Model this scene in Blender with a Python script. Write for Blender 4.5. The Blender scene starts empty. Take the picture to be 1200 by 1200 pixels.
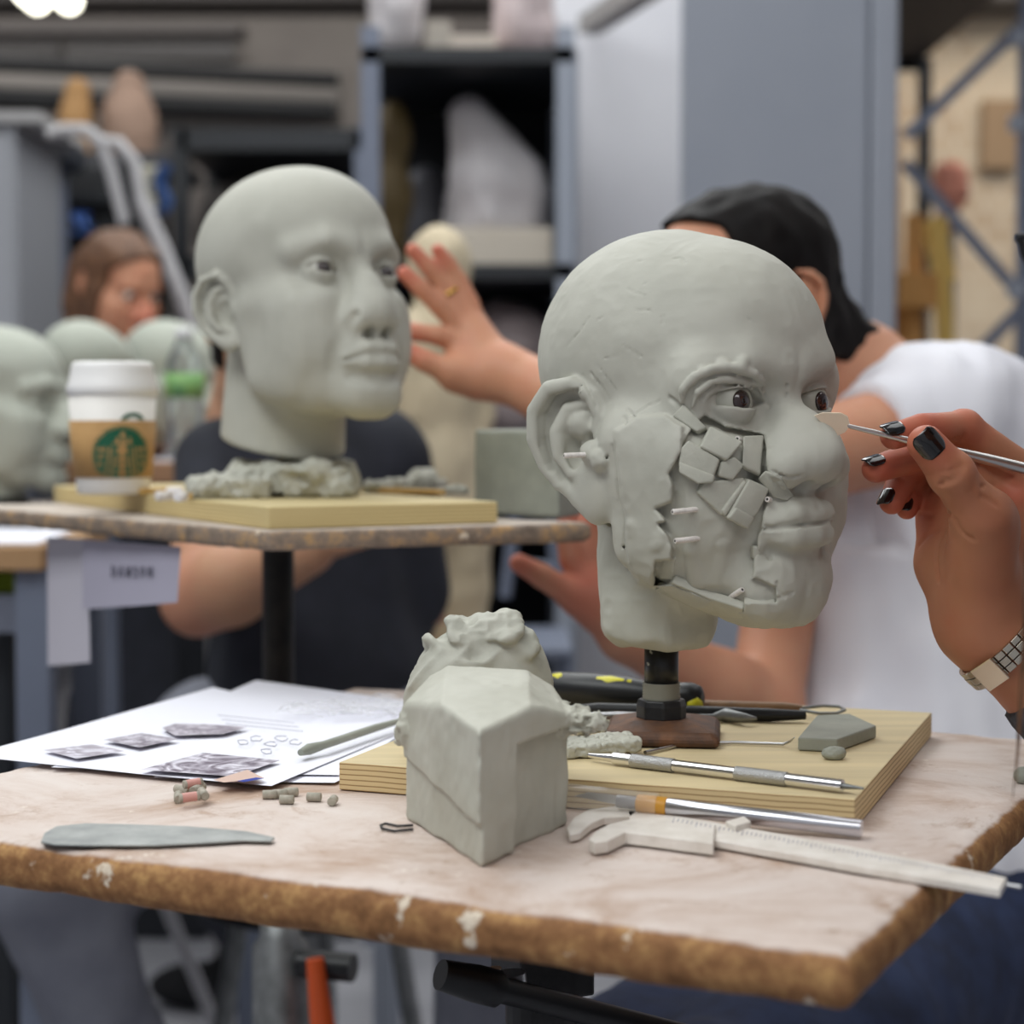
import bpy, bmesh, math, random
import numpy as np
from mathutils import Vector, Matrix
random.seed(7)
SC = bpy.context.scene
FRONT_H = 1.25
COL = SC.collection
V = lambda *a: np.array(a, dtype=np.float64)
# ------------------------------------------------------------------ camera
F_PX = 2150.0
CAM_Z = 1.25
PITCH = math.atan(100 / F_PX)

def ray(px, py):
    a = (px - 600) / F_PX
    b = (600 - py) / F_PX
    c, s = math.cos(PITCH), math.sin(PITCH)
    return V(a, c + b * s, -s + b * c)
def at(px, py, Y):
    """the world point seen at a pixel of the photograph, at distance Y"""
    d = ray(px, py)
    return V(0, 0, CAM_Z) + d * (Y / d[1])
def on_z(px, py, z):
    d = ray(px, py)
    return V(0, 0, CAM_Z) + d * ((z - CAM_Z) / d[2])

# ------------------------------------------------------------------ numpy noise
def _h(ix, iy, iz, seed):
    n = (ix * 374761393 + iy * 668265263 + iz * 2147483647 + seed * 1274126177) & 0xffffffff
    n = ((n ^ (n >> 13)) * 1274126177) & 0xffffffff
    return ((n ^ (n >> 16)) & 0xffff) / 32767.5 - 1.0
def noise(P, scale=1.0, seed=0):
    Q = np.asarray(P, dtype=np.float64) * scale
    I = np.floor(Q).astype(np.int64)
    f = Q - I
    f = f * f * (3 - 2 * f)
    r = 0
    for dx in (0, 1):
        wx = f[:, 0] if dx else 1 - f[:, 0]
        for dy in (0, 1):
            wy = f[:, 1] if dy else 1 - f[:, 1]
            for dz in (0, 1):
                wz = f[:, 2] if dz else 1 - f[:, 2]
                r = r + wx * wy * wz * _h(I[:, 0] + dx, I[:, 1] + dy, I[:, 2] + dz, seed)
    return r
def fbm(P, scale=1.0, octaves=3, seed=0):
    r, a = 0, 1.0
    for k in range(octaves):
        r = r + a * noise(P, scale * 2 ** k, seed + k)
        a *= .5
    return r

# ------------------------------------------------------------------ signed distance shapes
def smin(a, b, k):
    if k <= 0: return np.minimum(a, b)
    h = np.maximum(k - np.abs(a - b), 0) / k
    return np.minimum(a, b) - h * h * k * .25
def smax(a, b, k): return -smin(-a, -b, k)
def ell(P, c, r, R=None):
    q = P - np.asarray(c)
    if R is not None: q = q @ R
    r = np.asarray(r, dtype=np.float64)
    k0 = np.sqrt(((q / r) ** 2).sum(1))
    k1 = np.sqrt(((q / (r * r)) ** 2).sum(1))
    return np.where(k1 > 1e-9, k0 * (k0 - 1) / np.maximum(k1, 1e-9), -r.min())
def cap(P, a, b, ra, rb=None):
    if rb is None: rb = ra
    a = np.asarray(a, dtype=np.float64); b = np.asarray(b, dtype=np.float64)
    ab = b - a
    t = np.clip(((P - a) @ ab) / max(ab @ ab, 1e-12), 0, 1)
    q = P - a - t[:, None] * ab
    return np.sqrt((q * q).sum(1)) - (ra + (rb - ra) * t)
def chain(P, pts, rad, k=0):
    d = None
    for i in range(len(pts) - 1):
        e = cap(P, pts[i], pts[i + 1], rad[i], rad[i + 1])
        d = e if d is None else smin(d, e, k)
    return d
def boxd(P, c, h, R=None, rnd=0.0):
    q = P - np.asarray(c)
    if R is not None: q = q @ R
    q = np.abs(q) - (np.asarray(h) - rnd)
    return np.sqrt((np.maximum(q, 0) ** 2).sum(1)) + np.minimum(q.max(1), 0) - rnd
def poly2(A, B, pts):
    """signed distance to a closed polygon, at the points (A, B)"""
    d = np.full(A.shape, 1e18); s = np.ones(A.shape)
    n = len(pts)
    for i in range(n):
        (x0, y0), (x1, y1) = pts[i], pts[(i + 1) % n]
        ex, ey = x1 - x0, y1 - y0
        wx, wy = A - x0, B - y0
        t = np.clip((wx * ex + wy * ey) / (ex * ex + ey * ey), 0, 1)
        d = np.minimum(d, (wx - ex * t) ** 2 + (wy - ey * t) ** 2)
        c1 = B >= y0; c2 = B < y1; c3 = ex * wy > ey * wx
        s = np.where((c1 & c2 & c3) | (~c1 & ~c2 & ~c3), -s, s)
    return s * np.sqrt(d)
def rot(ax, ay, az):
    return np.array(Matrix.Rotation(az, 3, 'Z') @ Matrix.Rotation(ay, 3, 'Y') @ Matrix.Rotation(ax, 3, 'X'))
def frame(y, up=(0, 0, 1)):
    """3x3 whose columns are x, y, z with y along the given direction"""
    y = np.asarray(y, float); y = y / np.linalg.norm(y)
    x = np.cross(y, up); x = x / np.linalg.norm(x)
    return np.stack([x, y, np.cross(x, y)], 1)

def surface(f, lo, hi, h, snap=2):
    """naive surface nets of f(P) = 0 in a box: only blocks near the surface are sampled finely"""
    lo = np.asarray(lo, float); hi = np.asarray(hi, float)
    B = 6
    nb = np.maximum(np.ceil((hi - lo) / (h * B)).astype(int), 1)
    n = nb * B
    cs = np.stack(np.meshgrid(*[np.arange(k) for k in nb], indexing='ij'), -1).reshape(-1, 3)
    cc = lo + (cs + .5) * h * B
    dc = np.concatenate([f(q) for q in np.array_split(cc, max(1, len(cc) // 200000))])
    act = np.abs(dc) < h * B * 1.5
    D = np.repeat(np.repeat(np.repeat(np.sign(dc).reshape(nb) * 1e3, B, 0), B, 1), B, 2).astype(np.float32)
    off = np.stack(np.meshgrid(*[np.arange(B)] * 3, indexing='ij'), -1).reshape(-1, 3)
    idx = (cs[act][:, None, :] * B + off[None]).reshape(-1, 3)
    pts = lo + idx * h
    vals = np.concatenate([f(q) for q in np.array_split(pts, max(1, len(pts) // 300000))])
    D[idx[:, 0], idx[:, 1], idx[:, 2]] = vals
    D[0], D[-1] = 1e3, 1e3; D[:, 0], D[:, -1] = 1e3, 1e3; D[:, :, 0], D[:, :, -1] = 1e3, 1e3
    S = D < 0
    cnt = np.zeros(tuple(n - 1), np.int8)
    for dx in (0, 1):
        for dy in (0, 1):
            for dz in (0, 1):
                cnt += S[dx:n[0] - 1 + dx, dy:n[1] - 1 + dy, dz:n[2] - 1 + dz]
    cells = np.argwhere((cnt > 0) & (cnt < 8))
    vid = -np.ones(tuple(n - 1), np.int64)
    vid[cells[:, 0], cells[:, 1], cells[:, 2]] = np.arange(len(cells))
    acc = np.zeros((len(cells), 3)); num = np.zeros(len(cells))
    corners = [(0, 0, 0), (1, 0, 0), (0, 1, 0), (0, 0, 1), (1, 1, 0), (1, 0, 1), (0, 1, 1), (1, 1, 1)]
    for a in corners:
        for ax in range(3):
            if a[ax]: continue
            b = list(a); b[ax] = 1
            va = D[cells[:, 0] + a[0], cells[:, 1] + a[1], cells[:, 2] + a[2]].astype(float)
            vb = D[cells[:, 0] + b[0], cells[:, 1] + b[1], cells[:, 2] + b[2]].astype(float)
            m = (va < 0) != (vb < 0)
            t = np.where(m, va / np.where(m, va - vb, 1), 0)
            p = np.tile(np.array(a, float), (len(cells), 1)); p[:, ax] += t
            acc[m] += p[m]; num[m] += 1
    verts = lo + (cells + acc / num[:, None]) * h
    quads = []
    for ax in range(3):
        o1, o2 = [(1, 2), (2, 0), (0, 1)][ax]
        sl0 = [slice(1, k - 1) for k in n]; sl1 = list(sl0)
        sl0[ax] = slice(0, n[ax] - 1); sl1[ax] = slice(1, n[ax])
        s0, s1 = S[tuple(sl0)], S[tuple(sl1)]
        e = np.argwhere(s0 != s1)
        if not len(e): continue
        fl = s0[e[:, 0], e[:, 1], e[:, 2]]
        base = e.copy(); base[:, o1] += 1; base[:, o2] += 1
        def g(d1, d2):
            c = base.copy(); c[:, o1] -= d1; c[:, o2] -= d2
            return vid[c[:, 0], c[:, 1], c[:, 2]]
        q = np.stack([g(1, 1), g(0, 1), g(0, 0), g(1, 0)], 1)
        q[~fl] = q[~fl][:, ::-1]
        quads.append(q)
    quads = np.concatenate(quads)
    quads = quads[(quads >= 0).all(1)]
    for _ in range(snap):
        d = f(verts); e = h * .4
        g = np.stack([f(verts + V(e, 0, 0)) - d, f(verts + V(0, e, 0)) - d, f(verts + V(0, 0, e)) - d], 1) / e
        g2 = np.maximum((g * g).sum(1), .25)
        verts = verts - np.clip(d / g2, -h * .7, h * .7)[:, None] * g
    return verts, quads

# ------------------------------------------------------------------ objects
def tag(o, label=None, cat=None, group=None, kind=None):
    if label: o['label'] = label
    if cat: o['category'] = cat
    if group: o['group'] = group
    if kind: o['kind'] = kind
    return o
def empty(name, loc=(0, 0, 0), label=None, cat=None, group=None, rot=None):
    o = bpy.data.objects.new(name, None); COL.objects.link(o)
    o.empty_display_size = .02
    o.location = [float(c) for c in loc]
    if rot is not None: o.rotation_euler = rot
    return tag(o, label, cat, group)
def link(name, me, mat, parent=None, loc=None, rot=None, world=True):
    o = bpy.data.objects.new(name, me); COL.objects.link(o)
    for m in (mat if isinstance(mat, (list, tuple)) else [mat]):
        if m: me.materials.append(m)
    if loc is not None: o.location = [float(c) for c in loc]
    if rot is not None: o.rotation_euler = rot
    if parent:
        o.parent = parent
        if world:      # geometry given in world coordinates
            o.matrix_parent_inverse = _world(parent).inverted()
    return o
def _world(o):
    m = o.matrix_basis.copy()
    if o.parent: m = _world(o.parent) @ o.matrix_parent_inverse @ m
    return m
def mesh_np(name, verts, faces, mat, parent=None, smooth=True, world=True, col=None):
    me = bpy.data.meshes.new(name)
    verts = np.asarray(verts, dtype=np.float32)
    if isinstance(faces, np.ndarray):
        nf, k = faces.shape
        me.vertices.add(len(verts)); me.vertices.foreach_set('co', verts.ravel())
        me.loops.add(nf * k); me.loops.foreach_set('vertex_index', faces.astype(np.int32).ravel())
        me.polygons.add(nf)
        me.polygons.foreach_set('loop_start', np.arange(0, nf * k, k, dtype=np.int32))
        me.polygons.foreach_set('loop_total', np.full(nf, k, np.int32))
        me.update(calc_edges=True)
    else:
        me.from_pydata([tuple(map(float, v)) for v in verts], [], faces); me.update()
    me.validate()
    me.polygons.foreach_set('use_smooth', np.full(len(me.polygons), bool(smooth)))
    if col is not None:
        a = me.attributes.new('tint', 'FLOAT', 'POINT'); a.data.foreach_set('value', np.asarray(col, np.float32))
    return link(name, me, mat, parent, world=world)
def sdf_obj(name, f, lo, hi, h, mat, parent=None, snap=2, post=None, world=True, tint=None):
    v, q = surface(f, lo, hi, h, snap)
    if post: v = post(v)
    return mesh_np(name, v, q, mat, parent, True, world, None if tint is None else tint(v))
class MB:
    """collects boxes, tubes, lathes and prisms for ONE mesh object"""
    def __init__(s): s.v, s.f, s.m, s.sm = [], [], [], []
    def add(s, v, f, mi=0, smooth=False):
        b = len(s.v); s.v += [tuple(map(float, p)) for p in v]
        for q in f: s.f.append([b + i for i in q]); s.m.append(mi); s.sm.append(smooth)
        return s
    def box(s, c, h, R=None, mi=0):
        c = np.asarray(c, float)
        cs = [(-1, -1, -1), (1, -1, -1), (1, 1, -1), (-1, 1, -1), (-1, -1, 1), (1, -1, 1), (1, 1, 1), (-1, 1, 1)]
        v = [np.array(k) * h for k in cs]
        if R is not None: v = [R @ p for p in v]
        return s.add([c + p for p in v], [(3, 2, 1, 0), (4, 5, 6, 7), (0, 1, 5, 4), (1, 2, 6, 5), (2, 3, 7, 6), (3, 0, 4, 7)], mi)
    def bbox(s, lo, hi, mi=0):
        lo = np.asarray(lo, float); hi = np.asarray(hi, float)
        return s.box((lo + hi) / 2, (hi - lo) / 2, None, mi)
    def bar(s, a, b, w, t, up=(0, 0, 1), mi=0):
        a = np.asarray(a, float); b = np.asarray(b, float)
        d = b - a
        if abs(d[2]) > .95 * np.linalg.norm(d) and up == (0, 0, 1): up = (0, 1, 0)
        return s.box((a + b) / 2, (w / 2, np.linalg.norm(d) / 2, t / 2), frame(d, up), mi)
    def tube(s, pts, r, n=12, mi=0, capped=True, squash=1.0):
        pts = [np.asarray(p, float) for p in pts]
        rs = r if isinstance(r, (list, tuple, np.ndarray)) else [r] * len(pts)
        ref = V(.123, .31, .94); rings = []
        for i, p in enumerate(pts):
            d = pts[min(i + 1, len(pts) - 1)] - pts[max(i - 1, 0)]
            d = d / max(np.linalg.norm(d), 1e-12)
            x = np.cross(ref, d)
            if np.linalg.norm(x) < .05: x = np.cross(V(1, 0, 0), d)
            x /= np.linalg.norm(x); y = np.cross(d, x); ref = y
            rings.append([p + rs[i] * (x * math.cos(2 * math.pi * k / n) + squash * y * math.sin(2 * math.pi * k / n)) for k in range(n)])
        v = [p for ring in rings for p in ring]; f = []
        for i in range(len(pts) - 1):
            for k in range(n):
                f.append((i * n + k, i * n + (k + 1) % n, (i + 1) * n + (k + 1) % n, (i + 1) * n + k))
        s.add(v, f, mi, True)
        if capped:
            s.add(rings[0], [tuple(range(n))[::-1]], mi); s.add(rings[-1], [tuple(range(n))], mi)
        return s
    def lathe(s, c, prof, n=32, R=None, mi=0, smooth=True):
        """prof: (radius, height) pairs turned about z through c"""
        c = np.asarray(c, float); v = []
        for r, z in prof:
            for k in range(n):
                p = V(r * math.cos(2 * math.pi * k / n), r * math.sin(2 * math.pi * k / n), z)
                v.append(c + (R @ p if R is not None else p))
        f = []
        for i in range(len(prof) - 1):
            for k in range(n):
                f.append((i * n + k, i * n + (k + 1) % n, (i + 1) * n + (k + 1) % n, (i + 1) * n + k))
        f.append(tuple(range(n))[::-1]); f.append(tuple(range((len(prof) - 1) * n, len(prof) * n)))
        return s.add(v, f, mi, smooth)
    def prism(s, pts2, z0, z1, M=None, mi=0):
        """polygon in a plane, thickened; M maps (x, y, z) to world"""
        n = len(pts2); g = M if M else (lambda p: p)
        v = [g(V(x, y, z0)) for x, y in pts2] + [g(V(x, y, z1)) for x, y in pts2]
        f = [tuple(range(n))[::-1], tuple(range(n, 2 * n))] + [(i, (i + 1) % n, n + (i + 1) % n, n + i) for i in range(n)]
        return s.add(v, f, mi)
    def build(s, name, mat, parent=None, bevel=0, seg=2, auto=True, world=True):
        me = bpy.data.meshes.new(name); me.from_pydata(s.v, [], s.f); me.update()
        for p, mi, sm in zip(me.polygons, s.m, s.sm): p.material_index = mi; p.use_smooth = sm
        o = link(name, me, mat, parent, world=world)
        if bevel:
            b = o.modifiers.new('edge', 'BEVEL'); b.width = bevel; b.segments = seg; b.limit_method = 'ANGLE'; b.angle_limit = math.radians(40)
            b.harden_normals = False
        return o
def copy_tree(o, parent=None, label=None, loc=None, rot=None):
    c = o.copy(); COL.objects.link(c)
    if parent: c.parent = parent
    if label: c['label'] = label
    if loc is not None: c.location = [float(k) for k in loc]
    if rot is not None: c.rotation_euler = rot
    for ch in [k for k in bpy.data.objects if k.parent == o]: copy_tree(ch, c)
    return c

# ------------------------------------------------------------------ materials
def lin(c):
    return tuple(((x / 255) / 12.92 if x <= 10 else (((x / 255) + .055) / 1.055) ** 2.4) for x in c)
def mat(name, col=(128, 128, 128), rough=.6, metal=0, col2=None, nscale=20, ndetail=4, mixlo=.35, mixhi=.65, bump=0, bscale=None, bdist=.001,
        sss=0, emit=0, trans=0, alpha=1, coat=0, spec=.5, coords='Object', stretch=None, ior=1.45):
    m = bpy.data.materials.new(name); m.use_nodes = True
    t = m.node_tree; b = t.nodes['Principled BSDF']
    c = (*lin(col), 1)
    b.inputs['Base Color'].default_value = c
    b.inputs['Roughness'].default_value = rough; b.inputs['Metallic'].default_value = metal
    b.inputs['Specular IOR Level'].default_value = spec; b.inputs['IOR'].default_value = ior
    if coat: b.inputs['Coat Weight'].default_value = coat; b.inputs['Coat Roughness'].default_value = .05
    if trans: b.inputs['Transmission Weight'].default_value = trans
    if alpha < 1: b.inputs['Alpha'].default_value = alpha
    if sss:
        b.inputs['Subsurface Weight'].default_value = sss; b.inputs['Subsurface Radius'].default_value = (.010, .004, .002); b.inputs['Subsurface Scale'].default_value = .6
    if emit: b.inputs['Emission Color'].default_value = c; b.inputs['Emission Strength'].default_value = emit
    tc = t.nodes.new('ShaderNodeTexCoord'); src = tc.outputs[coords]
    if stretch:
        mp = t.nodes.new('ShaderNodeMapping'); mp.inputs['Scale'].default_value = stretch
        t.links.new(src, mp.inputs['Vector']); src = mp.outputs['Vector']
    def nz(sc, det=4, rg=.6):
        n = t.nodes.new('ShaderNodeTexNoise'); n.inputs['Scale'].default_value = sc; n.inputs['Detail'].default_value = det; n.inputs['Roughness'].default_value = rg
        t.links.new(src, n.inputs['Vector']); return n
    if col2:
        n = nz(nscale, ndetail); r = t.nodes.new('ShaderNodeValToRGB')
        r.color_ramp.elements[0].position = mixlo; r.color_ramp.elements[1].position = mixhi
        r.color_ramp.elements[0].color = c; r.color_ramp.elements[1].color = (*lin(col2), 1)
        t.links.new(n.outputs['Fac'], r.inputs['Fac']); t.links.new(r.outputs['Color'], b.inputs['Base Color'])
    if bump:
        n = nz(bscale or nscale * 4, 5); bp = t.nodes.new('ShaderNodeBump'); bp.inputs['Strength'].default_value = bump; bp.inputs['Distance'].default_value = bdist
        t.links.new(n.outputs['Fac'], bp.inputs['Height']); t.links.new(bp.outputs['Normal'], b.inputs['Normal'])
    return m
cam = bpy.data.cameras.new('camera'); camo = bpy.data.objects.new('camera', cam); COL.objects.link(camo)
cam.sensor_fit = 'HORIZONTAL'; cam.sensor_width = 36; cam.lens = 36 * F_PX / 1200
camo.location = (0, 0, CAM_Z); camo.rotation_euler = (math.pi / 2 - PITCH, 0, 0)
cam.clip_start = .05
cam.dof.use_dof = True; cam.dof.focus_distance = 1.06; cam.dof.aperture_fstop = 5.6
SC.camera = camo
SC.view_settings.view_transform = 'Standard'
SC.cycles.use_denoising = True
SC.cycles.max_bounces = 6
# ------------------------------------------------------------------ heads (local millimetres: x = the sitter's right, y = forward, z = up, eyes at z = 0)
EYE_Y = 75.0
def ear_sdf(P, sx, c=(69, -2, -12), scale=1.0, flare=24, tilt=10, fill=0):
    q = P - np.asarray(c, float)
    q = q / scale
    fa = math.radians(flare); ti = math.radians(tilt)
    u = V(-math.sin(fa), math.cos(fa), 0); n = V(math.cos(fa), math.sin(fa), 0); w = V(0, 0, 1)
    u, w = u * math.cos(ti) + w * math.sin(ti), w * math.cos(ti) - u * math.sin(ti)
    Q = np.stack([q @ u, q @ w, q @ n], 1)
    hel = [(5, 3, 5), (9, 12, 6), (7, 23, 8), (-2, 31, 9.5), (-15, 31, 9.5), (-25, 22, 9), (-29, 8, 8), (-27, -6, 6), (-21, -17, 5), (-13, -25, 4), (-5, -29, 4)]
    d = chain(Q, hel, [3, 3.4, 3.7, 4, 4, 4, 3.8, 3.6, 3.4, 3.4, 3.4])
    bowl = ell(Q, (-9, 2, 1), (20, 31, 4))
    d = smin(d, bowl, 4)
    anti = chain(Q, [(2, 20, 5), (-8, 19, 6), (-16, 9, 7), (-17, -3, 7), (-12, -13, 6), (-4, -15, 5)], [2.5, 3.4, 3.8, 3.8, 3.6, 3])
    d = smin(d, anti, 3)
    d = smin(d, ell(Q, (-6, -25, 3), (10, 9, 4)), 4)
    con = ell(Q, (-4, -3, 5), (9, 12, 6))
    d = smax(d, -con, 2.5)
    groove = chain(Q, [(2, 27, 9), (-12, 26, 10), (-21, 17, 10), (-24, 4, 9), (-22, -8, 8)], [2.2, 3, 3, 2.6, 1.8])
    d = smax(d, -groove, 2)
    trag = ell(Q, (8, -3, 5), (4.5, 7, 5))
    d = smin(d, trag, 3)
    d = smin(d, ell(Q, (2, -2, -9), (12, 26, 10)), 4)
    return d * scale

def head_sdf(P, o):
    """a bald head; o: dictionary of proportions"""
    X = np.abs(P[:, 0]); Q = P.copy(); Q[:, 0] = X
    g = o.get
    hw = g('w', 1.0)                     # width
    jl = g('jaw', 0.0)                   # how much longer below the mouth
    d = ell(Q, (0, -6, 36), (74 * hw, 86 + g('back', 0), 72 + g('top', 0)))
    d = smin(d, ell(Q, (0, 34, 34), (60 * hw, 60, 60)), 18)
    fw = g('face', 1.0); cy = g('cheek_y', 0)
    d = smin(d, ell(Q, (0, 38 + cy * .5, -38), (60 * fw, 50, 72)), 22)
    # cheekbones, cheeks, muzzle
    d = smin(d, chain(Q, [(38, 76 + cy, -26), (52 * fw, 60 + cy, -27), (63 * fw, 22, -16)], [11, 13, 8], 4), 22)
    d = smin(d, ell(Q, (38 * fw, 58 + cy, -60), (23, 26, 34)), 24)
    d = smin(d, ell(Q, (0, 74, -72), (34, 30, 32)), 14)
    # mandible
    d = smin(d, chain(Q, [(60 * fw, 4 + g('jawy', 0), -22), (53 * fw, 8 + g('jawy', 0), -80 - jl * .6), (34 * fw, 52, -104 - jl), (12, 80, -112 - jl)], [12, 13, 13, 13], 6), 20)
    d = smin(d, ell(Q, (0, 80, -110 - jl), (g('chinw', 25), 18, g('chinh', 18))), 14)
    jy = g('jawy', 0)
    d = smin(d, ell(Q, (52 * fw, 30 + jy * .7, -52), (12, 34 - jy * .3, 42)), 22)
    if g('fill'): d = smin(d, ell(Q, (0, 58, -84), (46, 32, 44)), 14)
    d = smin(d, ell(Q, (0, 40, -96 - jl), (44, 44, 20)), 16)
    if g('fore'):
        d = smin(d, ell(Q, (0, 40, 36), (60, 58, 56)), 16)
        d = smin(d, ell(Q, (52, 66, 12), (13, 14, 18)), 14)
    # temple hollow
    d = smax(d, -ell(Q, ((90 + g('temple', 0)) * hw, 52, 22), (24, 24, 26)), 16)
    # brow
    d = smin(d, chain(Q, [(8, 89, 17), (30, 87, 21), (50, 70, 17)], [8, 8, 7], 3), 16)
    # sockets
    d = smax(d, -ell(Q, (33, 96, -1), (g('sock', 19), 17, 13)), 12)
    full, Qf = d, Q
    fm = (Q[:, 1] > 40)
    Q = Q[fm]; d = d[fm]
    # nose
    nz_ = g('nose', 1.0); ny = g('nose_y', 0); nw = g('nose_w', 1.0)
    zz = g('nose_z', 0)
    n = chain(Q, [(0, 87 - g('root', 0), 8), (0, 99 + ny * .4 - g('root', 0), -14), (0, 111 + ny, -34 + zz)], [8.5, 10, 11], 6)
    n = smin(n, ell(Q, (0, 112 + ny, -40 + zz), (15 * nw, 14, 13)), 8)
    n = smin(n, ell(Q, (16 * nw, 101 + ny * .5, -44 + zz), (11, 15, 10.5)), g('alar', 5))
    n = smin(n, ell(Q, (0, 98 + ny * .4, -34 + zz), (22 * nw, 18, 22)), 12)
    d = smin(d, n, 8)
    d = smax(d, -ell(Q, (8.5 * nw, 108 + ny * .7, -57 + zz), (5, 8, 7)), 3)
    # lips
    lf = g('lip', 1.0)
    Q0 = Q
    Q = Q - V(0, 0, g('lipz', 0))
    d = smin(d, chain(Q, [(0, 104, -70), (12, 102, -70.5), (27, 90, -77)], [5.5 * lf, 5 * lf, 2.4], 3), 6)
    d = smin(d, chain(Q, [(0, 102, -83), (13, 99, -82.5), (26, 90, -78.5)], [6.5 * lf, 5.8 * lf, 2.4], 3), 6)
    d = smax(d, -chain(Q, [(0, 111 + 9 * (lf - 1), -76), (14, 107 + 8 * (lf - 1), -75.6), (24, 97 + 6 * (lf - 1), -77.5), (30, 90 + 4 * (lf - 1), -79)], [1.6, 1.6, 1.5, 1.0]), 2.2)
    d = smax(d, -chain(Q, [(0, 106, -96), (14, 101, -95), (24, 93, -92)], [5 * g('ment', 1), 4.5 * g('ment', 1), 2]), 8)
    d = smax(d, -chain(Q, [(0, 111, -58), (0, 112, -66)], [2.6, 3]), 3)
    Q = Q0
    # nasolabial fold
    nf = g('fold', 0.6)
    d = smax(d, -chain(Q, [(22, 104, -44), (31, 98, -56), (37, 90, -72), (38, 84, -86)], [2 * nf, 3.4 * nf, 3.2 * nf, 1.6 * nf]), 6)
    # eyeball swelling, lids and the almond opening between them
    if g('eyes', True):
        E = (33, EYE_Y, 0)
        lid = ell(Q, E, (g('lid', 14.6),) * 3)
        d = smin(d, lid, g('lidk', 3))
        dx = (Q[:, 0] - 33) / g('eyew', 15.5)
        w = 1 - dx * dx
        up = g('open_up', 5.2) * np.sign(w) * np.abs(w) ** .7 + .8 * dx
        lo = -g('open_lo', 3.6) * w + .8 * dx
        op = np.maximum(np.maximum(Q[:, 2] - up, lo - Q[:, 2]), (EYE_Y + 3) - Q[:, 1])
        d = smax(d, -op * .8, 1.2)
        if g('crease', 1):
            d = smax(d, -chain(Q, [(19, 92, 4), (27, 93, 9.5), (36, 92.5, 10.5), (45, 87, 7), (50, 80, 1)], [1.1] * 5), 3)
            d = smax(d, -chain(Q, [(20, 91, -4), (30, 90, -11), (42, 86, -10), (49, 79, -4)], [.9] * 4), 4)
    full = full.copy(); full[fm] = d; d, Q = full, Qf
    # ears
    if g('ears', True):
        d = local(Q, d, [g('ear_c', (69, -4, -12))], 62 * g('ear', 1.0),
                  lambda q, e: smin(e, ear_sdf(q, 1, g('ear_c', (69, -4, -12)), g('ear', 1.0), g('flare', 24), g('ear_tilt', 8)), 3.5))
    return d

class HeadPose:
    def __init__(s, O, yaw, pitch=0, roll=0, scale=.001):
        """yaw: how far the face turns from the lens to the right of the picture"""
        y = math.radians(yaw)
        fwd = V(math.sin(y), -math.cos(y), 0); right = V(-math.cos(y), -math.sin(y), 0); up = V(0, 0, 1)
        p = math.radians(pitch)
        f2 = fwd * math.cos(p) + up * math.sin(p); u2 = up * math.cos(p) - fwd * math.sin(p)
        r = math.radians(roll)
        r2 = right * math.cos(r) + u2 * math.sin(r); u3 = u2 * math.cos(r) - right * math.sin(r)
        s.M = np.stack([r2, f2, u3], 1); s.O = np.asarray(O, float); s.s = scale
    def w(s, p): return s.O + (np.asarray(p, float) * s.s) @ s.M.T
    def l(s, p): return ((np.asarray(p, float) - s.O) @ s.M) / s.s

from mathutils.bvhtree import BVHTree
class Caster:
    """sight lines from the lens on to a surface (coarse copy of a field)"""
    def __init__(s, f, pose, lo, hi, h):
        v, q = surface(f, lo, hi, h, 1)
        s.pose = pose; s.t = BVHTree.FromPolygons([tuple(p) for p in v], [tuple(int(i) for i in k) for k in q])
    def __call__(s, px, py):
        o = s.pose.l(V(0, 0, CAM_Z)); d = s.pose.l(V(0, 0, CAM_Z) + ray(px, py)) - o; d /= np.linalg.norm(d)
        loc, n, i, t = s.t.ray_cast(Vector(o), Vector(d))
        if loc is None:
            p = o + d * np.linalg.norm(o)
            loc, n, i, t = s.t.find_nearest(Vector(p))
        n = np.array(n)
        if n @ d > 0: n = -n
        return np.array(loc), n
def local(P, d, pts, reach, op):
    """apply op(points, values) only near pts"""
    A = np.asarray(pts, float); lo = A.min(0) - reach; hi = A.max(0) + reach
    m = ((P > lo) & (P < hi)).all(1)
    if m.any():
        d = d.copy(); d[m] = op(P[m], d[m])
    return d

CLAY = mat('clay', (174, 173, 162), .62, col2=(185, 184, 173), nscale=14, bump=.25, bscale=160, bdist=.0006, spec=.35)
CLAY_ROUGH = mat('clay_worked', (172, 172, 160), .6, col2=(188, 187, 175), nscale=30, bump=.55, bscale=120, bdist=.0012, spec=.35)
CLAY_DARK = mat('clay_damp', (140, 143, 132), .6, col2=(158, 160, 148), nscale=25, bump=.4, bscale=120, bdist=.001, spec=.35)
EYE_M = mat('eye_clay_white', (176, 176, 164), .35)
EYE_W = mat('eye_white', (214, 210, 200), .25)
IRIS = mat('iris_dark', (44, 26, 24), .08, coat=1)
PUPIL = mat('pupil_black', (6, 5, 5), .05, coat=1)
GLINT = None

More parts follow.
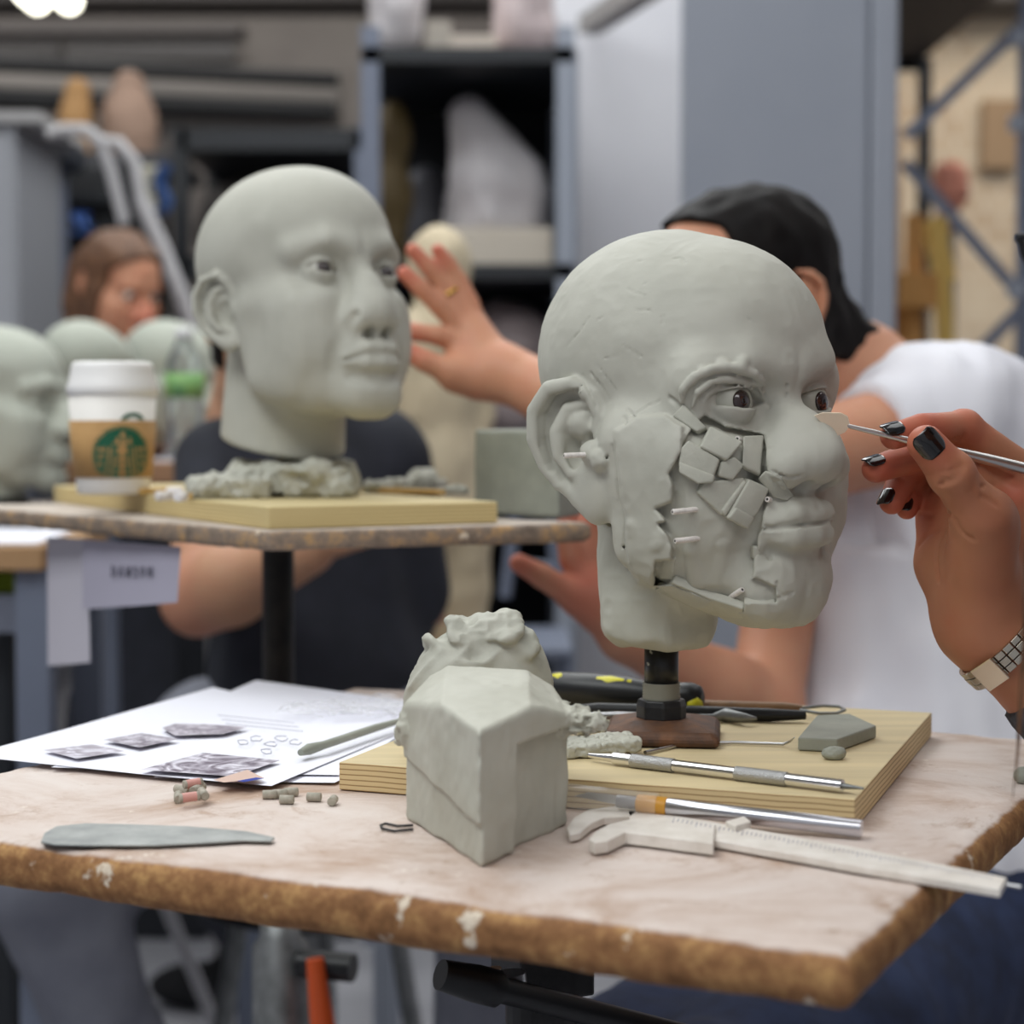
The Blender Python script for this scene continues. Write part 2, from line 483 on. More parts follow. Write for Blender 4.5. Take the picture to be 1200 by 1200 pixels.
def eye_part(pose, side, look, parent, white=None, R=12.6, iris_r=6.2, name='eye'):
    """ball with an iris cap and a pupil, looking along local direction"""
    look = np.asarray(look, float); look = look / np.linalg.norm(look)
    c = V(33 * side, EYE_Y, 0)
    Fm = frame(look, (0, 0, 1)); Fm = np.stack([Fm[:, 0], -Fm[:, 2], look], 1)
    def capmesh(r, a0, a1, n=28, k=8, bulge=0):
        m = MB(); prof = []
        for i in range(k + 1):
            a = a0 + (a1 - a0) * i / k
            prof.append((r * math.sin(a), r * math.cos(a) + bulge * (1 - (a / max(a1, a0)) ** 2)))
        m.lathe((0, 0, 0), prof[::-1], n); m.v = [tuple(pose.w(c + Fm @ np.array(p))) for p in m.v]
        return m
    b = capmesh(R, .001, math.pi - .001, 32, 18).build(name, white or EYE_W, parent)
    a = math.asin(iris_r / R)
    i = capmesh(R + .15, .001, a, 28, 6, .9).build('iris', IRIS, b)
    capmesh(R + .35, .001, a * .45, 20, 4, .95).build('pupil', PUPIL, i)
    return b
# ------------------------------------------------------------------ the clay head being worked on
FH = HeadPose(at(792, 484, 1.12), 40, 4)
FOPT = dict(w=1.0, back=-1, top=4, fore=1, face=1.03, cheek_y=4, jaw=-3, nose_y=-1, nose_w=1.15, nose_z=5, alar=9, ear=1.17, ear_c=(63, -6, -18), flare=20, lip=1.35, sock=22, fold=.15,
            open_up=7.4, open_lo=4.4, lidk=2, lid=16, eyew=20, lipz=6, chinw=36, chinh=22, ment=.25, crease=0, jawy=15, fill=1, temple=7, root=6)
def pix(pose, P):
    W = pose.w(P) - V(0, 0, CAM_Z)
    c, s = math.cos(PITCH), math.sin(PITCH)
    z = W[:, 1] * c - W[:, 2] * s
    return 600 + F_PX * W[:, 0] / z, 600 - F_PX * (W[:, 1] * s + W[:, 2] * c) / z
def front_base(P):
    d = head_sdf(P, FOPT)
    d = smin(d, cap(P, (0, -17, -60), (7, -15, -138), 40, 36), 14)
    d = smax(d, -(P[:, 2] + 143 + .12 * P[:, 1] + noise(P, .05, 12) * 3), 14)
    low = np.clip((-P[:, 2] - 10) / 120, 0, 1)
    return d + noise(P, .03, 3) * 1.0 + noise(P, .07, 5) * (.45 + 1.3 * low) + np.abs(noise(P, .13, 6)) * (.35 + .5 * low)
HOLE = [(798, 528), (783, 555), (789, 568), (788, 588), (769, 596), (780, 611), (771, 614), (782, 628), (789, 642), (787, 657), (768, 658), (766, 686), (788, 684),
        (819, 697), (871, 717), (874, 694), (881, 676), (884, 655), (888, 640), (892, 612), (897, 590), (902, 565), (899, 545), (896, 510), (850, 500), (825, 487), (812, 500)]
FLAP = [(722, 505), (745, 488), (780, 486), (800, 500), (800, 530), (783, 556), (789, 568), (788, 588), (769, 596), (780, 611), (771, 614), (782, 628), (789, 642), (787, 657), (768, 658), (766, 688), (748, 682), (736, 660), (733, 610), (724, 560)]
FRONT = {}
def fhit(px, py): return FRONT['cast'](px, py)
def fpts(pts, lift=0):
    r = []
    for px, py in pts:
        p, n = fhit(px, py)
        r.append(p + n * lift)
    return r
def prep_front():
    FRONT['cast'] = Caster(front_base, FH, (-95, -115, -165), (95, 150, 125), 2.6)
    FRONT['rolls'] = [
        (fpts([(800, 470), (803, 455), (815, 442), (832, 434), (850, 430), (868, 431), (883, 436), (893, 447)], 1.2), [2.0, 2.3, 2.6, 2.5, 2.8, 3.0, 2.6, 1.6]),
        (fpts([(812, 474), (817, 459), (832, 447), (852, 443), (870, 447), (886, 448), (894, 462)], .8), [1.5, 1.9, 2.0, 1.9, 2.1, 2.0, 1.3])]
    FRONT['lumps'] = [(fpts([p], l)[0], r) for p, l, r in [((744, 618), -.5, 5), ((774, 634), -1.5, 5), ((776, 645), -2, 4), ((768, 640), -1, 4), ((682, 502), -3, 9), ((690, 515), -3, 7), ((870, 425), -1, 3), ((848, 427), -1, 3), ((825, 436), -1, 2.6),
        ((700, 530), 2, 7.5), ((706, 540), 1, 6)]]
    FRONT['cuts'] = [(fpts(p, l), r) for p, l, r in [
        ([(806, 470), (810, 458), (822, 447), (838, 441)], .3, 1.1), ([(822, 468), (826, 460), (840, 450), (860, 449), (878, 455)], 0, 1.5), ([(896, 462), (899, 474), (903, 476)], 0, .9),
        ([(790, 303), (797, 302), (803, 308)], 0, .7), ([(745, 363), (765, 364)], 0, .5), ([(735, 338), (743, 343), (756, 346)], 0, .5), ([(700, 375), (706, 372)], 0, .5),
        ([(748, 306), (756, 306)], 0, .5), ([(755, 333), (760, 330)], 0, .5), ([(683, 440), (689, 455), (697, 470), (699, 478)], 0, .9), ([(692, 437), (704, 452), (715, 470)], 0, .8),
        ([(700, 428), (714, 446), (722, 458)], 0, .5), ([(708, 420), (724, 418)], 0, .4), ([(730, 405), (745, 414), (752, 418)], 0, .5), ([(735, 480), (748, 494), (736, 499), (731, 488)], 0, .9),
        ([(745, 485), (760, 475), (773, 470)], 0, .7), ([(772, 374), (778, 370), (776, 380)], 0, .5), ([(873, 371), (879, 376)], 0, .5), ([(665, 405), (680, 388), (690, 372)], 0, .5),
        ([(702, 560), (706, 545), (712, 535)], 0, 1.0), ([(717, 522), (719, 535), (723, 560), (726, 585), (733, 612), (731, 640), (736, 668)], 0, 1.0), ([(709, 585), (713, 598), (714, 612)], 0, 2.6),
        ([(896, 525), (905, 526)], 0, .7), ([(893, 622), (905, 622)], 0, .7), ([(893, 627), (908, 627)], 0, .6), ([(911, 683), (914, 694), (920, 700)], 0, 1.1), ([(910, 702), (922, 697), (930, 694)], 0, .8),
        ([(892, 616), (905, 619), (925, 618), (948, 615), (972, 611)], .2, 1.5), ([(884, 645), (893, 650), (901, 652)], 0, .9), ([(905, 552), (925, 560), (940, 557)], 0, .8),
        ([(785, 466), (792, 472), (798, 478)], 0, 1.6), ([(757, 655), (760, 662), (755, 668)], 0, .8), ([(736, 560), (742, 585), (738, 600)], 0, .5), ([(800, 462), (806, 452)], .5, 1.0)]]
    FRONT['dots'] = [(fpts([p], 0)[0], r) for p, r in [((752, 525), 1.4), ((745, 611), 1.7), ((754, 652), 1.5), ((902, 653), 1.6), ((850, 293), .6), ((922, 452), 1.1), ((922, 463), 1.0), ((929, 473), .7), ((742, 548), .6)]]
    FRONT['box'] = fpts(HOLE) + fpts(HOLE, -12) + fpts([(910, 706)]) + fpts(FLAP)
    FRONT['ramus'] = [(fpts([(803, 545), (803, 600), (805, 650), (812, 690)], -9))]
    FRONT['sheet'] = [(fpts([(838, 690), (868, 640), (880, 612)], -13))]
def front_sdf(P):
    d = front_base(P)
    def cut(q, e):
        X, Y = pix(FH, q)
        view = q @ V(.766, .643, 0)
        pl = poly2(X + noise(q, .22, 9) * 2.0, Y, HOLE) / 2.05          # pixels to mm
        pl = np.maximum(pl, -view + 6)
        fl = np.maximum(poly2(X + noise(q, .18, 19) * 2.5, Y, FLAP) / 2.05, -view + 6)
        e0 = e
        e = e - 2.6 * np.clip(.5 - fl / 2.2, 0, 1)
        inner = e0 + 12
        inner = smin(inner, chain(q, FRONT['ramus'][0], [6, 5.2, 5.4, 6.5], 2), 3)
        inner = smin(inner, chain(q, FRONT['sheet'][0], [9, 7, 6], 3), 8)
        r = np.minimum(smax(e, -pl, 1.4), inner)
        sm = poly2(X, Y, [(873, 684), (886, 677), (909, 688), (910, 706), (872, 706)]) / 2.05
        sm = np.maximum(sm, -view + 6)
        return np.minimum(smax(r, -sm, 1.0), e0 + 4.0)
    d = local(P, d, FRONT['box'], 16, cut)
    for pts, rad in FRONT['rolls']:
        d = local(P, d, pts, 9, lambda q, e: smin(e, chain(q, pts, rad, 1) + noise(q, .16, 4) * 1.0, .8))
    for c, r in FRONT['lumps']:
        d = local(P, d, [c], r + 6, lambda q, e: smin(e, ell(q, c, (r, r, r)) + noise(q, .2, 6) * 1.3, 2.5))
    d = local(P, d, [FRONT['lobe']], 34, lambda q, e: smin(e, ell(q, FRONT['lobe'], (10, 15, 22)), 5))
    for pts, r in FRONT['cuts']:
        d = local(P, d, pts, r + 3, lambda q, e: smax(e, -chain(q, pts, [r] * len(pts)), .5))
    for c, r in FRONT['dots']:
        d = local(P, d, [c], r + 3, lambda q, e: smax(e, -ell(q, c, (r, r, r * 2)), .3))
    return d
def slab(name, pts, lift, t, parent, m=None, tilt=0):
    """a flat cut piece of clay lying on the surface under these pixels"""
    ps, ns = [], []
    for px, py in pts:
        p, n = fhit(px, py); ps.append(p); ns.append(n)
    n = np.mean(ns, 0); n /= np.linalg.norm(n)
    v0 = [FH.w(p + n * (lift - t)) for p in ps]; v1 = [FH.w(p + n * lift * 1.0) for p in ps]
    k = len(ps); mb = MB()
    f = [tuple(range(k)), tuple(range(k, 2 * k))[::-1]] + [(i, k + i, k + (i + 1) % k, (i + 1) % k) for i in range(k)]
    # outline runs clockwise or not: face outwards either way
    a = sum(pts[i][0] * pts[(i + 1) % k][1] - pts[(i + 1) % k][0] * pts[i][1] for i in range(k))
    if a > 0: f = [q[::-1] for q in f]
    mb.add(v0 + v1, f)
    o = mb.build(name, m or CLAY_ROUGH, parent, bevel=.0013, seg=3)
    for p in o.data.polygons: p.use_smooth = True
    return o
WHITE_PEG = mat('peg_white', (226, 220, 214), .5, col2=(205, 198, 192), nscale=300)
PEG_HOLE_SHADE = mat('peg_hole_shade', (40, 40, 38), .9)  # shade inside the hollow end, as a dark colour
def peg(a, b, r, parent, name='depth_marker'):
    """small solid tube, the shade of a hollow end painted at b"""
    a = np.asarray(a); b = np.asarray(b); d = (b - a) / np.linalg.norm(b - a)
    m = MB(); m.tube([a, b - d * r * .2, b], [r, r, r * .9], 14)
    m.tube([b - d * r * .1, b + d * r * .05], r * .45, 10, mi=1)
    return m.build(name, [WHITE_PEG, PEG_HOLE_SHADE], parent)
def build_front_head():
    h = empty('clay_head_sculpture', FH.w((7, -15, -150)), 'large clay head with open cut cheek and white pegs on black pipe, nearest the tool', 'sculpture', 'clay head sculptures')
    prep_front()
    p, n = fhit(694, 560); FRONT['lobe'] = p + V(-2, 2, -6)
    sdf_obj('clay_body', front_sdf, (-95, -115, -165), (95, 150, 125), FRONT_H, CLAY, h, post=FH.w, snap=1)
    for s in (1, -1): eye_part(FH, s, (.06 + .1 * s, 1, .0), h, EYE_M, R=13.4, iris_r=6.2)
    L = [([(788, 488), (801, 474), (829, 502), (817, 507)], 1.8, 7), ([(819, 525), (831, 500), (870, 519), (851, 541)], 2.6, 8), ([(871, 511), (895, 510), (891, 557), (870, 547)], 1.6, 7),
         ([(798, 526), (807, 516), (844, 539), (835, 562), (795, 547)], 2.2, 8), ([(796, 541), (838, 557), (836, 566), (818, 567), (796, 554)], 3.2, 6), ([(841, 558), (845, 541), (861, 535), (873, 545), (859, 563)], .6, 7),
         ([(818, 578), (826, 565), (872, 560), (877, 565), (847, 605)], -.6, 7), ([(846, 598), (872, 563), (877, 565), (850, 606)], .4, 5), ([(851, 607), (877, 561), (902, 572), (888, 600), (873, 618)], 1.2, 7), ([(851, 607), (861, 594), (883, 606), (875, 620)], 2.2, 5),
         ([(888, 561), (897, 551), (916, 561), (931, 581), (923, 587), (906, 583)], 2.0, 5), ([(767, 691), (788, 682), (830, 700), (871, 713), (872, 725), (840, 720), (800, 706)], .6, 6),
         ([(872, 707), (909, 709), (911, 725), (893, 731), (872, 727)], .6, 6), ([(772, 658), (786, 659), (785, 685), (768, 683)], -3.5, 6), ([(884, 640), (893, 640), (893, 655), (884, 655)], -1, 6), ([(703, 590), (712, 596), (715, 615), (705, 614)], 1, 5)]
    for pts, l, t in L: slab('clay_strip', pts, l, t, h)
    cast = Caster(front_sdf, FH, (-10, 0, -130), (95, 150, 20), 2.0)
    for (a, b, fw) in [((817, 597), (788, 600), .006), ((819, 631), (791, 634), .006), ((856, 700), (870, 691), .009), ((686, 533), (661, 534), .002), ((868, 516), (864, 514), .004), ((903, 586), (899, 585), .004)]:
        p, n = cast(*a); w = FH.w(p)
        peg(w + V(0, .001, 0), at(b[0], b[1], w[1] - fw), .0016, h)
    return h
RH = HeadPose(at(350, 346, 1.62), 42, 11, 0, .00101)
ROPT = dict(w=1.05, top=4, back=7, jaw=-5, nose_y=-10, nose_w=.94, nose_z=-1, ear=1.0, fold=1.5, lip=.95, ear_c=(66, -8, -15), face=.93, brow=1, chinw=28, chinh=20, ment=.8)
def rear_base(P):
    d = head_sdf(P, ROPT)
    d = smin(d, cap(P, (0, -28, -50), (0, -70, -190), 52, 58), 16)
    d = smax(d, -(P[:, 2] + 146 + .46 * P[:, 1]), 5)
    return d
def build_rear_head():
    h = empty('clay_head_sculpture', RH.w((0, -14, -170)), 'smooth finished grey clay head with wide neck on the far stand', 'sculpture', 'clay head sculptures')
    sdf_obj('clay_body', rear_base, (-95, -115, -200), (95, 150, 125), 2.0, CLAY, h, post=RH.w)
    for s in (1, -1): eye_part(RH, s, (.1, 1, .0), h, mat('eye_clay_pale', (192, 190, 180), .35), iris_r=6.6)
    return h
# ------------------------------------------------------------------ near stand and what lies on it
PIPE = FH.w((7, -15, -150))
ZB = at(775, 866, PIPE[1])[2]            # top of the plywood board
ZT = ZB - .0165                          # top of the stand
def lerp(a, b, t): return np.asarray(a) * (1 - t) + np.asarray(b) * t
def tabletop_mat(name, top, top2, top3, edge, edge2):
    m = mat(name, top, .75, spec=.25)
    t = m.node_tree; b = t.nodes['Principled BSDF']; L = t.links.new
    tc = t.nodes.new('ShaderNodeTexCoord'); ge = t.nodes.new('ShaderNodeNewGeometry')
    def N(sc, det=6, rg=.65, dist=0):
        n = t.nodes.new('ShaderNodeTexNoise'); n.inputs['Scale'].default_value = sc; n.inputs['Detail'].default_value = det; n.inputs['Roughness'].default_value = rg; n.inputs['Distortion'].default_value = dist
        L(tc.outputs['Object'], n.inputs['Vector']); return n.outputs['Fac']
    def ramp(f, stops):
        r = t.nodes.new('ShaderNodeValToRGB'); e = r.color_ramp.elements
        while len(e) < len(stops): e.new(.5)
        for k, (p, c) in enumerate(stops): e[k].position = p; e[k].color = (*lin(c), 1)
        L(f, r.inputs['Fac']); return r.outputs['Color']
    def mix(f, a, c):
        x = t.nodes.new('ShaderNodeMix'); x.data_type = 'RGBA'; L(f, x.inputs[0]); L(a, x.inputs[6]); L(c, x.inputs[7]); return x.outputs[2]
    def fac(f, lo, hi):
        x = t.nodes.new('ShaderNodeMapRange'); x.inputs[1].default_value = lo; x.inputs[2].default_value = hi; L(f, x.inputs[0]); return x.outputs[0]
    a = ramp(N(9, 8, .7, .6), [(.34, top3), (.52, top), (.66, top2)])
    a = mix(fac(N(30, 8, .78, .6), .56, .72), a, ramp(N(5), [(.3, top3), (.7, (150, 118, 92))]))
    a = mix(fac(N(24, 8, .8), .60, .67), a, ramp(N(3), [(.4, (236, 228, 216)), (.6, (222, 212, 200))]))
    e = ramp(N(70, 8, .75), [(.32, edge2), (.5, edge), (.69, (198, 156, 102))])
    e = mix(fac(N(45, 4, .6), .66, .70), e, ramp(N(3), [(.4, (232, 218, 198)), (.6, (214, 200, 180))]))
    sx = t.nodes.new('ShaderNodeSeparateXYZ'); L(ge.outputs['Normal'], sx.inputs[0])
    ad = t.nodes.new('ShaderNodeMath'); ad.operation = 'MULTIPLY_ADD'; L(N(60, 5), ad.inputs[0]); ad.inputs[1].default_value = .22; L(sx.outputs['Z'], ad.inputs[2])
    L(mix(fac(ad.outputs[0], .90, 1.04), e, a), b.inputs['Base Color'])
    bp = t.nodes.new('ShaderNodeBump'); bp.inputs['Strength'].default_value = .5; bp.inputs['Distance'].default_value = .0012
    L(N(150, 6, .7), bp.inputs['Height']); L(bp.outputs['Normal'], b.inputs['Normal'])
    return m
def ply_mat(name, top, side_a, side_b, n=11, z0=0, t_=.0165):
    """plywood: pale face, sides striped in thin layers by height"""
    m = mat(name, top, .6, spec=.3); t = m.node_tree; b = t.nodes['Principled BSDF']; L = t.links.new
    tc = t.nodes.new('ShaderNodeTexCoord'); ge = t.nodes.new('ShaderNodeNewGeometry')
    s = t.nodes.new('ShaderNodeSeparateXYZ'); L(tc.outputs['Object'], s.inputs[0])
    ns = t.nodes.new('ShaderNodeTexNoise'); ns.inputs['Scale'].default_value = 40; L(tc.outputs['Object'], ns.inputs['Vector'])
    k = t.nodes.new('ShaderNodeMath'); k.operation = 'MULTIPLY_ADD'; L(ns.outputs['Fac'], k.inputs[0]); k.inputs[1].default_value = .0012; L(s.outputs['Z'], k.inputs[2])
    w = t.nodes.new('ShaderNodeMath'); w.operation = 'MULTIPLY'; L(k.outputs[0], w.inputs[0]); w.inputs[1].default_value = 2 * math.pi * (n / 2) / t_
    sn = t.nodes.new('ShaderNodeMath'); sn.operation = 'SINE'; L(w.outputs[0], sn.inputs[0])
    r = t.nodes.new('ShaderNodeValToRGB'); r.color_ramp.elements[0].position = .0; r.color_ramp.elements[1].position = 1
    r.color_ramp.elements[0].color = (*lin(side_a), 1); r.color_ramp.elements[1].color = (*lin(side_b), 1)
    mr = t.nodes.new('ShaderNodeMapRange'); mr.inputs[1].default_value = -1.0; mr.inputs[2].default_value = -.55; L(sn.outputs[0], mr.inputs[0]); L(mr.outputs[0], r.inputs['Fac'])
    mp = t.nodes.new('ShaderNodeMapping'); mp.inputs['Rotation'].default_value = (0, 0, .35); mp.inputs['Scale'].default_value = (4, 40, 4); L(tc.outputs['Object'], mp.inputs['Vector'])
    g = t.nodes.new('ShaderNodeTexNoise'); g.inputs['Scale'].default_value = 1.5; g.inputs['Detail'].default_value = 6; L(mp.outputs[0], g.inputs['Vector'])
    r2 = t.nodes.new('ShaderNodeValToRGB'); r2.color_ramp.elements[0].position = .3; r2.color_ramp.elements[1].position = .7
    r2.color_ramp.elements[0].color = (*lin(tuple(int(c * .9) for c in top)), 1); r2.color_ramp.elements[1].color = (*lin(top), 1); L(g.outputs['Fac'], r2.inputs['Fac'])
    sx = t.nodes.new('ShaderNodeSeparateXYZ'); L(ge.outputs['Normal'], sx.inputs[0])
    x = t.nodes.new('ShaderNodeMix'); x.data_type = 'RGBA'; f = t.nodes.new('ShaderNodeMapRange'); f.inputs[1].default_value = .6; f.inputs[2].default_value = .9; L(sx.outputs['Z'], f.inputs[0])
    L(f.outputs[0], x.inputs[0]); L(r.outputs[0], x.inputs[6]); L(r2.outputs[0], x.inputs[7]); L(x.outputs[2], b.inputs['Base Color'])
    return m
def quad_top(name, corners, z0, z1, m, parent, rnd, h, nz=0, seed=0, ext=0):
    """worn slab with the given corners (x, y), as a rounded field"""
    pts = [(c[0], c[1]) for c in corners]
    def f(P):
        a = poly2(P[:, 0], P[:, 1], pts) + rnd
        b = np.abs(P[:, 2] - (z0 + z1) / 2) - (z1 - z0) / 2 + rnd
        d = np.sqrt(np.maximum(a, 0) ** 2 + np.maximum(b, 0) ** 2) + np.minimum(np.maximum(a, b), 0) - rnd
        if nz: 
            e = np.clip(1 - np.abs(a) / .02, 0, 1)
            d = d + (noise(P, 90, seed) * nz * .35 + noise(P, 22, seed + 1) * nz * .6) * e
        return d
    A = np.array(pts); lo = [*(A.min(0) - .01), z0 - .008]; hi = [*(A.max(0) + .01), z1 + .008]
    return sdf_obj(name, f, lo, hi, h, m, parent, snap=1)
WOOD_TOP = tabletop_mat('worn_stand_top', (208, 193, 184), (217, 206, 199), (178, 152, 134), (150, 108, 72), (112, 78, 50))
GREY_TOP = tabletop_mat('dusty_stand_top', (190, 178, 166), (205, 196, 186), (160, 148, 136), (138, 122, 108), (104, 92, 82))
PLY = ply_mat('plywood_front', (222, 203, 160), (150, 118, 78), (216, 192, 146))
PLY_R = ply_mat('plywood_rear', (216, 198, 150), (172, 146, 96), (214, 194, 142))
BLACK_METAL = mat('black_metal', (24, 24, 26), .45, col2=(44, 44, 46), nscale=60, spec=.4)
STEEL = mat('brushed_steel', (190, 190, 192), .28, 1, bump=.1, bscale=200, bdist=.0003)
CHROME = mat('bright_steel', (222, 222, 224), .16, 1)
DULL = mat('dull_steel', (150, 152, 152), .5, .85, col2=(120, 122, 122), nscale=40)
RUST = mat('rusted_plate', (74, 56, 48), .6, .3, col2=(112, 76, 52), nscale=60, bump=.5, bscale=200)
BLACK_PLASTIC = mat('black_plastic', (20, 21, 24), .4)
PAPER = mat('white_paper', (236, 236, 245), .8, spec=.2)

T0 = on_z(1000, 1122, ZT); Tl = on_z(-60, 980, ZT); Tr = on_z(1203, 962, ZT)
tu = Tl - T0; tu[2] = 0; tu /= np.linalg.norm(tu)
tv = V(-tu[1], tu[0], 0); tv = tv if tv[1] > 0 else -tv
TW, TD = .575, .555
def on_table(a, b, z=0): return T0 * V(1, 1, 0) + tu * a + tv * b + V(0, 0, ZT + z)
def build_near_table():
    c = on_table(TW / 2, TD / 2)
    t = empty('sculpture_stand', (c[0], c[1], 0), 'worn pale wooden stand top with rounded brown edge, nearest the camera', 'table', 'sculpture stands')
    quad_top('stand_top', [on_table(0, 0), on_table(TW, 0), on_table(TW, TD), on_table(0, TD)], ZT - .024, ZT, WOOD_TOP, t, .0095, .0026, .0022, 3)
    px, py = c[0] + .015, c[1]
    m = MB(); m.box((px, py, ZT - .034), (.07, .07, .01), rot(0, 0, .4)); m.box((px, py, ZT - .085), (.024, .024, .045), rot(0, 0, .4))
    m.build('mounting_bracket', BLACK_METAL, t, .002)
    m = MB(); m.lathe((px, py, 0), [(.022, .42), (.022, ZT - .10), (.03, ZT - .10), (.03, ZT - .06)], 20); m.build('post', BLACK_METAL, t)
    m = MB(); m.lathe((px, py, 0), [(.034, .06), (.034, .55), (.026, .56), (.026, .60)], 20); m.build('outer_post', DULL, t)
    for k in range(3):
        a = .5 + k * 2.094
        m = MB(); m.bar((px, py, .14), (px + .32 * math.cos(a), py + .32 * math.sin(a), .03), .035, .03); m.lathe((px + .32 * math.cos(a), py + .32 * math.sin(a), 0), [(.025, .001), (.025, .02), (.018, .03)], 14)
        m.build('leg', DULL, t, .002)
    a, b = at(516, 1142, .99), at(830, 1222, 1.06)
    m = MB(); m.tube([a, lerp(a, b, .12), lerp(a, b, .2), lerp(a, b, .22), b], [.0085, .0105, .0105, .0075, .0075], 14); m.build('clamp_lever', BLACK_PLASTIC, t)
    m = MB(); m.tube([at(572, 1138, 1.03), at(578, 1160, 1.03)], .008, 12); m.tube([at(598, 1140, 1.03), at(600, 1165, 1.03)], .009, 12); m.build('clamp_bolt', STEEL, t)
    return t

BA, BB, BC = on_z(397, 893, ZB), on_z(1002, 937, ZB), on_z(1092, 835, ZB)
BD = BA + BC - BB
def build_board():
    m = MB(); pts = [BA, BB, BC, BD]
    m.prism([(p[0], p[1]) for p in pts], ZT + .0005, ZB)
    o = m.build('plywood_board', PLY, None, .0008)
    tag(o, 'square plywood board under the large cut clay head on the near stand', 'board', 'plywood boards')
def build_front_pipe(h):
    x, y = PIPE[0], PIPE[1]
    m = MB(); m.lathe((x, y, ZB), [(.0105, .03), (.0105, FH.w((7, -15, -140))[2] - ZB)], 28); m.build('pipe', PIPE_M, h)
    m = MB(); pr = []
    for k in range(7): pr += [(.0108, .024 + k * .0017), (.0118, .0248 + k * .0017)]
    m.lathe((x, y, ZB), pr, 28); m.build('pipe_thread', mat('thread_clay', (150, 148, 136), .6, .2), h)
    m = MB(); m.lathe((x, y, ZB), [(.0155, .013), (.0155, .021), (.0145, .025)], 8, smooth=False); m.build('collar', BLACK_METAL, h, .001)
    m = MB(); R = rot(0, 0, math.pi / 4 - .12); pr = [(.049, .0006), (.050, .0065), (.045, .0095), (.024, .0135)]
    m.lathe((x + .001, y, ZB), pr, 4, R, 0, False); m.build('base_plate', RUST, h, .003, 3)
PIPE_M = mat('painted_pipe', (22, 22, 24), .35, col2=(30, 30, 30), nscale=20)
def _chips(m):
    t = m.node_tree; b = t.nodes['Principled BSDF']; n = t.nodes.new('ShaderNodeTexNoise'); n.inputs['Scale'].default_value = 90; n.inputs['Detail'].default_value = 3
    tc = t.nodes.new('ShaderNodeTexCoord'); t.links.new(tc.outputs['Object'], n.inputs['Vector'])
    r = t.nodes.new('ShaderNodeValToRGB'); r.color_ramp.elements[0].position = .66; r.color_ramp.elements[1].position = .69
    r.color_ramp.elements[0].color = (*lin((22, 22, 24)), 1); r.color_ramp.elements[1].color = (*lin((178, 176, 160)), 1)
    t.links.new(n.outputs['Fac'], r.inputs['Fac']); t.links.new(r.outputs[0], b.inputs['Base Color'])
_chips(PIPE_M)

def flat(name, pts, z0, z1, m, parent=None, bevel=.0006):
    """thin flat piece whose outline on top is seen at these pixels"""
    P = [on_z(px, py, z1) for px, py in pts]
    a = sum(P[i][0] * P[(i + 1) % len(P)][1] - P[(i + 1) % len(P)][0] * P[i][1] for i in range(len(P)))
    if a < 0: P = P[::-1]
    mb = MB(); mb.prism([(p[0], p[1]) for p in P], z0, z1)
    return mb.build(name, m, parent, bevel)
def rod(name, pts, rad, z, m, parent=None, n=16):
    mb = MB(); mb.tube([on_z(px, py, z + dz) for px, py, dz in pts], rad, n)
    return mb.build(name, m, parent)
def lump(name, c, r, seed, m, h=.0015, amp=.12, sc=1.0, parent=None, box=None, R=None, zmin=None):
    """rough torn lump of clay: ellipsoid or block with folded noise"""
    c = np.asarray(c, float); r = np.asarray(r, float); s = r.min()
    def f(P):
        d = boxd(P, c, r, R, s * .35) if box else ell(P, c, r, R)
        n1 = noise(P, .9 * sc / s, seed); n2 = np.abs(noise(P, 2.2 * sc / s, seed + 3)); n3 = noise(P, 5 * sc / s, seed + 5)
        d = d + s * amp * (n1 * 1.1 + (n2 - .35) * 1.0 + n3 * .3)
        return d if zmin is None else np.maximum(d, zmin - P[:, 2])
    e = r.max() * 1.45 + .004
    return sdf_obj(name, f, c - e, c + e, h, m, parent, snap=1)

